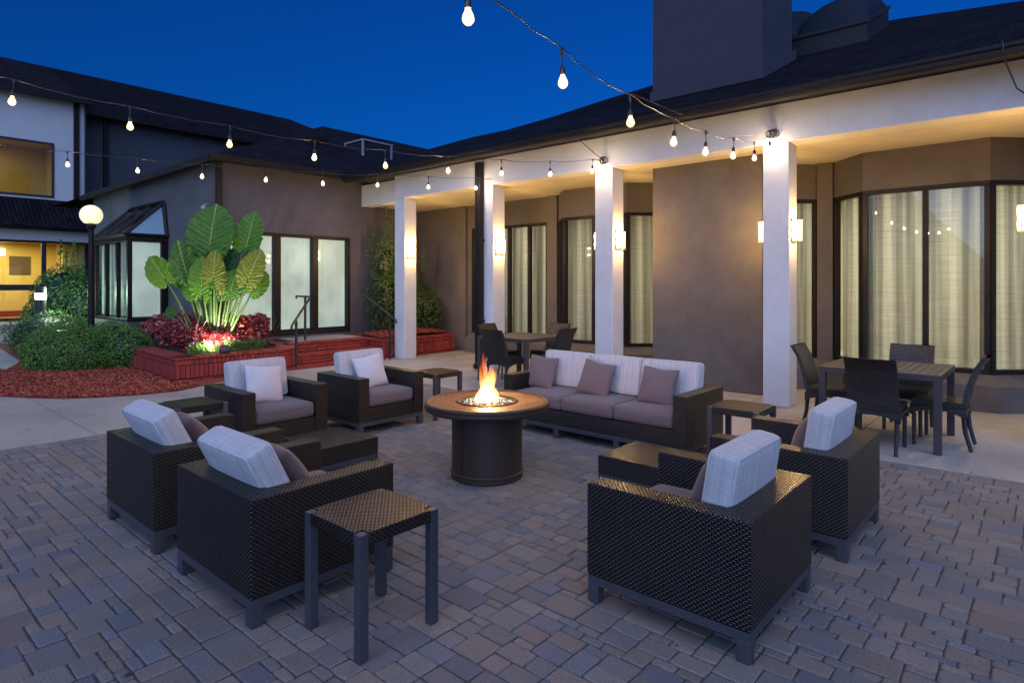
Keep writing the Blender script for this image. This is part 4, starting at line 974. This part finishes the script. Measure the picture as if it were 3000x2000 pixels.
# pillow plane is local XY, thickness Z; stand it up by tilting about X
pillow('pillow_w', (-5.90, 2.97, .605), (R(70), R(6), R(88)), .40, 'pale linen pillow on the armchair in front of the brick planter')
pillow('pillow_w', (-5.84, 4.20, .605), (R(70), R(-7), R(90)), .40, 'pale linen pillow on the armchair in front of the brick steps')
for x, lb in ((-4.36, 'left'), (-3.62, 'middle'), (-2.90, 'right')):
    pillow('pillow_t', (x, 5.47, .60), (R(69), R(4 if lb != 'middle' else 9), R(6)), .39, 'taupe pillow on the %s of the three sofa seats' % lb if lb != 'middle' else 'taupe pillow on the centre seat of the sofa')
pillow('pillow_t', (-3.18, 1.735, .575), (R(57), 0, R(180)), .37, 'taupe pillow on the left foreground armchair, next to the side table')
pillow('pillow_t', (-4.38, 1.73, .575), (R(57), 0, R(178)), .37, 'taupe pillow on the far left armchair seen from behind')
pillow('pillow_t', (-1.285, 2.99, .585), (R(70), 0, R(-90)), .37, 'taupe pillow on the lower right armchair, largest in the picture')
pillow('pillow_t', (-1.215, 4.31, .585), (R(70), 0, R(-88)), .37, 'taupe pillow on the right armchair beside the dining table')
# side tables and ottomans
t = empty('side_table', label='woven top side table in the foreground beside the left armchair', cat='side table', group='woven side tables between the seats'); w_ = .22
mb = MB(); i_ = .046
mb.prism([(-w_ + i_, -w_), (w_ - i_, -w_), (w_ - i_, -w_ + i_), (w_, -w_ + i_), (w_, w_ - i_), (w_ - i_, w_ - i_), (w_ - i_, w_), (-w_ + i_, w_), (-w_ + i_, w_ - i_), (-w_, w_ - i_), (-w_, -w_ + i_), (-w_ + i_, -w_ + i_)], .487, .545)
mb.build('table_top', 'wicker', t, bevel=.006)
for x in (-w_, w_ - .045):
    for y in (-w_, w_ - .045): MB().box(x, x + .045, y, y + .045, 0.003, .54).build('leg', 'frame', t, bevel=.003)
t.location = (-2.40, 1.735, 0)
dup(t, (-5.79, 2.25, 0), 0, 'woven side table half hidden behind the far left armchair')
dup(t, (-5.63, 5.02, 0), 0, 'woven side table between the brick-steps armchair and the fire table')
dup(t, (-2.03, 5.345, 0), 0, 'woven side table at the right end of the sofa')
t = empty('ottoman', label='low woven ottoman between the two left armchairs and the fire table', cat='ottoman', group='low woven ottomans'); w_ = .29
MB().box(-w_, w_, -w_, w_, .14, .28).build('wicker_body', 'wicker', t, bevel=.008)
fr = MB(); e = .003
fr.box(-w_ + e, w_ - e, -w_ + e, -w_ + .05, .095, .138); fr.box(-w_ + e, w_ - e, w_ - .05, w_ - e, .095, .138); fr.box(-w_ + e, -w_ + .05, -w_ + .05, w_ - .05, .095, .138); fr.box(w_ - .05, w_ - e, -w_ + .05, w_ - .05, .095, .138)
fr.build('base_frame', 'frame', t)
for x in (-w_ + e, w_ - .055):
    for y in (-w_ + e, w_ - .055): MB().box(x, x + .052, y, y + .052, .003, .094).build('leg', 'frame', t)
t.location = (-4.68, 2.95, 0)
dup(t, (-2.35, 4.30, 0), 0, 'low woven ottoman in front of the sofa, beside the two right armchairs')

# ------------------------------------------------------------------ fire table
FT = empty('fire_table', (-3.553, 3.727, 0), label='round fire pit table with a slatted brown top and blue glass', cat='fire table')
MB().lathe([(.285, 0.0), (.300, .01), (.300, .05), (.294, .055), (.294, .54), (.31, .55), (.31, .56)], 48).build('base', 'basebrown', FT, smooth=False)
bd = MB(); bd.lathe([(.302, .045), (.306, .05), (.306, .06), (.302, .065)], 48); bd.box(-.004, .004, -.303, -.29, .06, .54); bd.build('base_band', 'basebrown', FT)
Rt = .515; rmb = MB(); pr = [(.465, .565), (.50, .560), (.518, .572), (.522, .59), (.514, .606), (.522, .614), (.516, .628), (.500, .634), (.482, .630), (.478, .618), (.465, .61)]
rws = [[(r_ * cos(2 * pi * k / 72), r_ * sin(2 * pi * k / 72), z) for k in range(72)] for r_, z in pr]
rmb.grid(rws + [rws[0]], closed=True); rmb.build('rim', 'basebrown', FT, smooth=True)
tp = MB(); Ro, Ri = .478, .252; pitch = .064; k = -8
ys = [(-.48 + i * pitch, -.48 + (i + 1) * pitch - .011) for i in range(16)]
for (a, b_) in ys:
    b_ = min(b_, .472); a = max(a, -.472)
    if b_ - a < .004: continue
    yy = [a + (b_ - a) * q / 4 for q in range(5)]
    xo = [max(0, Ro * Ro - y * y) ** .5 for y in yy]; xi = [max(0, Ri * Ri - y * y) ** .5 for y in yy]
    if max(xi) == 0: tp.prism([(-x, y) for x, y in zip(xo, yy)][::-1] + [(x, y) for x, y in zip(xo, yy)], .605, .622)
    else:
        for s_ in (1, -1):
            P_ = [(s_ * x, y) for x, y in zip(xo, yy)] + [(s_ * x, y) for x, y in list(zip(xi, yy))[::-1]]
            tp.prism(P_ if s_ > 0 else P_[::-1], .605, .622)
tp.build('slatted_top', 'slat', FT, bevel=.0025)
MB().lathe([(.475, .585), (.475, .60), (.25, .601)], 40).build('under_tray', 'black', FT)
br = MB(); pr = [(.222, .56), (.226, .628), (.246, .632), (.258, .628), (.258, .60)]
rws = [[(r_ * cos(2 * pi * k / 48), r_ * sin(2 * pi * k / 48), z) for k in range(48)] for r_, z in pr]; br.grid(rws, closed=True); br.build('burner_ring', 'bronze', FT, smooth=True)
gb = MB()
for _ in range(1500):
    a = rng.uniform(0, 2 * pi); r_ = .215 * rng.random() ** .5; s_ = rng.uniform(.005, .0105)
    c = rng.choice([(.015, .12, .22), (.03, .20, .30), (.01, .02, .10), (.25, .3, .32), (.015, .05, .15), (.12, .07, .10)])
    p = Vector((r_ * cos(a), r_ * sin(a), .607 + rng.uniform(0, .012) + .010 * (1 - r_ / .215)))
    m_ = Matrix.Translation(p) @ Matrix.Rotation(rng.uniform(0, 6), 4, Vector((rng.random() + .1, rng.random(), rng.random())))
    gb.add([m_ @ Vector(q) for q in ((s_, 0, 0), (-s_, 0, 0), (0, s_, 0), (0, -s_, 0), (0, 0, s_), (0, 0, -s_))], [(0, 2, 4), (2, 1, 4), (1, 3, 4), (3, 0, 4), (2, 0, 5), (1, 2, 5), (3, 1, 5), (0, 3, 5)], c)
gb.build('fire_glass', 'beads', FT)['kind'] = 'stuff'
MB().lathe([(.22, .595), (.22, .60)], 32).build('burner_tray', 'black', FT)
FL = empty('fire', (-3.553, 3.727, .615), label='orange flame burning on the blue glass of the fire table', cat='fire')
def tongue(pts, rad, nm='flame'):
    mb = MB(); mb.tube(pts, rad, 14); return mb.build(nm, 'flame', FL, smooth=True)
def fp(r_, z, d=0.0): return tuple(Rv * r_ + Fv * d + Vector((0, 0, z)))
tongue([fp(0, 0), fp(-.005, .02), fp(-.008, .05), fp(0, .09), fp(.012, .13), fp(.022, .165), fp(.028, .20), fp(.034, .235), fp(.028, .27), fp(.022, .30)], [.10, .105, .088, .066, .052, .044, .038, .028, .014, .002])
tongue([fp(-.02, .03), fp(-.03, .10), fp(-.042, .16), fp(-.050, .21), fp(-.054, .26), fp(-.052, .30), fp(-.046, .335)], [.03, .026, .022, .017, .013, .008, .001])
tongue([fp(-.005, .10), fp(-.008, .17), fp(-.012, .23), fp(-.022, .29), fp(-.028, .34), fp(-.032, .39), fp(-.030, .43)], [.03, .028, .025, .022, .017, .010, .001])
tongue([fp(.03, .10), fp(.042, .16), fp(.054, .20), fp(.058, .235), fp(.050, .27), fp(.042, .295)], [.02, .028, .026, .019, .010, .001])
tongue([fp(.045, 0), fp(.06, .03), fp(.07, .06), fp(.066, .10), fp(.05, .14)], [.05, .046, .032, .018, .001])
tongue([fp(-.06, 0), fp(-.075, .02), fp(-.07, .05), fp(-.05, .09)], [.05, .040, .025, .001])
l = bpy.data.lights.new('fire_glow', 'POINT'); l.energy = 36; l.color = (1.0, .46, .13); l.shadow_soft_size = .09
lo = bpy.data.objects.new('fire_glow', l); COL.objects.link(lo); lo.location = (-3.553, 3.727, .80)

# ------------------------------------------------------------------ dining sets
def dining_table(label):
    t = empty('dining_table', label=label, cat='dining table', group='square slatted dining tables'); h = .53
    fr = MB(); fr.box(-h, h, -h, -h + .05, .685, .745); fr.box(-h, h, h - .05, h, .685, .745); fr.box(-h, -h + .05, -h + .05, h - .05, .685, .745); fr.box(h - .05, h, -h + .05, h - .05, .685, .745); fr.build('apron', 'tablemetal', t, bevel=.004)
    tp = MB(); n = 13; st = (2 * h - .11) / n
    for k in range(n): tp.box(-h + .055 + k * st + .003, -h + .055 + (k + 1) * st - .003, -h + .052, h - .052, .715, .742)
    tp.build('table_top', 'tablemetal', t, bevel=.003)
    for x in (-h, h - .065):
        for y in (-h, h - .065): MB().box(x, x + .065, y, y + .065, .003, .684).build('leg', 'tablemetal', t, bevel=.004)
    return t
dt = dining_table('slatted dining table on the concrete in front of the large bay window'); dt.location = (-1.30, 7.46, 0)
dup(dt, (-6.62, 7.80, 0), 0, 'slatted dining table behind the flame, near the downspout column')
def dining_chair(label):
    t = empty('dining_chair', label=label, cat='dining chair', group='wicker dining chairs'); hw = .215
    st = MB(); st.box(-hw, hw, -.24, .20, .40, .455)
    for s_ in (-1, 1):      # arched skirts
        P_ = [(-.24, .40), (.20, .40), (.20, .30)] + [(.20 - .44 * q, .30 + .07 * sin(pi * q) ** .6) for q in (.06, .15, .3, .5, .7, .85, .94)] + [(-.24, .30)]
        m_ = Matrix(((0, 0, 1, 0), (1, 0, 0, 0), (0, 1, 0, 0), (0, 0, 0, 1)))
        st.prism(P_, s_ * hw - .015, s_ * hw + .015, mat=m_)
    for y in (-.24, .20):
        P_ = [(-hw, .40), (hw, .40), (hw, .30)] + [(hw - 2 * hw * q, .30 + .06 * sin(pi * q) ** .6) for q in (.06, .15, .3, .5, .7, .85, .94)] + [(-hw, .30)]
        m_ = Matrix(((1, 0, 0, 0), (0, 0, 1, 0), (0, 1, 0, 0), (0, 0, 0, 1)))
        st.prism(P_, y - .013, y + .013, mat=m_)
    st.build('seat', 'wicker2', t, bevel=.004)
    bk = MB(); rows_f = []; rows_b = []; zs = np.linspace(.455, .90, 10); uvs = []
    prof_ = lambda z: .195 + .13 * max(0, (z - .455) / .445) ** 1.5 + .02 * max(0, (z - .8) / .1)
    ring = []
    for z in zs:
        y = prof_(z); row = []
        for x, dy in [(x_, -.018) for x_ in np.linspace(-hw, hw, 7)] + [(x_, .022) for x_ in np.linspace(hw, -hw, 7)]:
            row.append((x, y + dy - .02 * (1 - (x / hw) ** 2) * -1 * ((z - .455) / .445), z + (.006 if abs(x) > hw * .9 and z > .89 else 0))); uvs.append((x, z))
        ring.append(row)
    bk.grid(ring, closed=True); n = 14; bk.f.append([9 * n + i for i in range(n)]); bk.c.append((1, 1, 1))
    bk.build('backrest', 'wicker2', t, smooth=False, uvs=uvs)
    for x in (-hw + .02, hw - .02):
        MB().tube([(x, -.215, .32), (x, -.215, .003)], [.021, .017], 4).build('leg', 'black', t)
        MB().tube([(x, .185, .34), (x, .20, .18), (x, .245, .003)], [.022, .020, .017], 4).build('leg', 'black', t)
    return t
ch = dining_chair('wicker dining chair at the bay window table, back toward the camera'); ch.location = (-1.28, 6.86, 0); ch.rotation_euler = (0, 0, pi)
dup(ch, (-1.20, 8.02, 0), 0.02, 'wicker dining chair on the window side of the bay window table')
dup(ch, (-1.86, 7.52, 0), PI / 2, 'wicker dining chair at the bay window table, on the side by the fourth column')
dup(ch, (-0.82, 7.47, 0), -PI / 2, 'wicker dining chair on the right side of the bay window table, seen side on')
dup(ch, (-6.42, 7.16, 0), PI, 'wicker dining chair directly behind the flame, back toward the camera')
dup(ch, (-6.58, 8.46, 0), 0, 'wicker dining chair on the window side of the far dining table')
dup(ch, (-7.16, 7.85, 0), PI / 2, 'wicker dining chair at the far table, on the side by the downspout')
dup(ch, (-6.02, 7.80, 0), -PI / 2, 'wicker dining chair at the far table, just behind the sofa end')
t = empty('flower_vase', (-7.0, 10.18, .45), label='pink flowers in a small vase on the sill of the left bay window', cat='vase')
MB().lathe([(.035, 0), (.045, .05), (.025, .12), (.03, .14)], 12).build('vase', 'glass', t); fm = MB()
for k in range(9):
    a = rng.uniform(0, 6.28); p = (.05 * cos(a), .05 * sin(a), .30 + rng.uniform(-.05, .07)); fm.tube([(0, 0, .05), p], .003, 4, col=(.08, .2, .04))
    for q in range(14): leaves(fm, 1, lambda: (p[0] + rng.gauss(0, .012), p[1] + rng.gauss(0, .012), p[2] + rng.gauss(0, .012), 0, 0, 1), .03, [(.6, .15, .35), (.7, .35, .5)])
fm.build('flowers', 'flower', t)

# ------------------------------------------------------------------ string lights
def bulbmesh():
    a = MB(); a.lathe([(.003, -.077), (.015, -.073), (.026, -.060), (.029, -.047), (.025, -.029), (.016, -.010), (.013, 0)], 14)
    return a
def socketmesh():
    a = MB(); a.lathe([(.014, 0.0), (.0165, .004), (.0165, .038), (.011, .050), (.006, .056), (.004, .06)], 10); a.tube([(0, 0, .055), (.004, 0, .09), (0, 0, .125)], .0035, 5); a.lathe([(.007, .115), (.010, .125), (.010, .15), (.006, .155)], 8); return a
def strand(bulbs, ends0, ends1, label, sag=.03):
    """bulbs: centre of each glass bulb"""
    root = empty('string_light', label=label, cat='string light', group='festoon strings over the patio')
    tops = [Vector((x, y, z + .19)) for x, y, z in bulbs]
    pts = [Vector(p) for p in ends0]; r2 = random.Random(len(bulbs))
    allp = pts + tops + [Vector(p) for p in ends1]; line = []
    for a, b_ in zip(allp, allp[1:]):
        L = (b_ - a).length; j = r2.uniform(.6, 1.4)
        for q in range(8):
            k = q / 8; line.append(a.lerp(b_, k) + Vector((0, 0, -sag * j * L * 4 * k * (1 - k) * (.9 if q % 8 else 0))) + Vector((.006 * sin(17 * k + j), 0, .004 * sin(23 * k * j))))
    line.append(allp[-1])
    w_ = MB(); w_.tube(line, .0042, 6); w_.build('cable', 'wire', root, smooth=True)
    guy = MB(); guy.tube([allp[0] + Vector((0, 0, .02)), allp[-1] + Vector((0, 0, .03))] if len(bulbs) < 2 else [p + Vector((0, 0, .012)) for p in [allp[0]] + tops[::3] + [allp[-1]]], .0011, 4); guy.build('support_wire', 'wire', root)
    for (x, y, z) in bulbs:
        s_ = socketmesh().build('socket', 'black', root, smooth=True); s_.location = (x, y, z + .037); s_.rotation_euler = (r2.uniform(-.06, .06), r2.uniform(-.06, .06), 0)
        bulbmesh().build('bulb', 'bulbglass', s_, smooth=True)
        co = MB(); co.lathe([(.002, -.056), (.010, -.053), (.0135, -.044), (.012, -.034), (.006, -.022), (.002, -.018)], 10); co.build('filament', 'bulb', s_, smooth=True)
    return root
strand([(-1.93, 1.15, 2.98), (-2.034, 2.006, 2.838), (-2.131, 2.870, 2.772), (-2.238, 3.815, 2.746), (-2.333, 4.671, 2.770), (-2.426, 5.497, 2.835), (-2.530, 6.423, 2.957), (-2.66, 7.40, 3.10), (-2.755, 8.21, 3.36)], [(-1.85, .3, 3.3)], [(-2.74, 8.30, 3.55)], 'string of bulbs coming overhead to the fourth column, its bulbs largest')
strand([(-6.90, .28, 3.28), (-6.736, 1.137, 3.178), (-6.569, 1.987, 3.096), (-6.399, 2.852, 3.050), (-6.228, 3.723, 3.024), (-6.061, 4.576, 3.034), (-5.889, 5.448, 3.072), (-5.723, 6.293, 3.131), (-5.551, 7.172, 3.219), (-5.383, 8.023, 3.356)], [(-7.1, -.6, 3.55)], [(-5.34, 8.30, 3.56)], 'string of bulbs crossing to the third column behind the sofa')
strand([(-11.24, 1.67, 3.39), (-10.831, 2.465, 3.350), (-10.418, 3.253, 3.319), (-10.011, 4.031, 3.286), (-9.581, 4.854, 3.289), (-9.170, 5.640, 3.281), (-8.751, 6.441, 3.310), (-8.336, 7.233, 3.325), (-7.926, 8.017, 3.357)], [(-11.6, .9, 3.6)], [(-7.79, 8.29, 3.54)], 'string of bulbs crossing above the planter to the downspout column, bulbs smallest')
for (x, lb) in ((-2.74, 'fourth column'), (-5.34, 'third column')):
    t = empty('cable_hook', (x, 8.3, 3.56), label='knotted cable ties and hook on the beam above the ' + lb, cat='hook')
    h_ = MB()
    for k in range(4):
        a0 = rng.uniform(0, 6); h_.tube([(.05 * cos(a) + .02 * k - .03, -.03 + .03 * sin(a + a0), .05 * sin(a)) for a in np.linspace(0, 6.0, 12)], .006, 5)
    h_.build('cable_ties', 'wire', t)
t = MB(); t.tube([(-.37, 7.80, 4.01), (-.36, 7.75, 3.93), (-.34, 7.95, 3.80), (-.27, 8.22, 3.62), (-.2, 8.28, 3.56), (-.05, 8.28, 3.55)], .008, 6)
tag(t.build('power_cord', 'wire'), 'loose black power cord hanging from the gutter at the upper right', 'cord')
t = MB(); t.tube([(-5.62, 7.80, 3.93), (-5.60, 7.95, 3.88), (-5.45, 8.22, 3.66), (-5.34, 8.29, 3.56)], .007, 6)
tag(t.build('power_cord', 'wire'), 'short black cord from the gutter to the third column hook', 'cord')
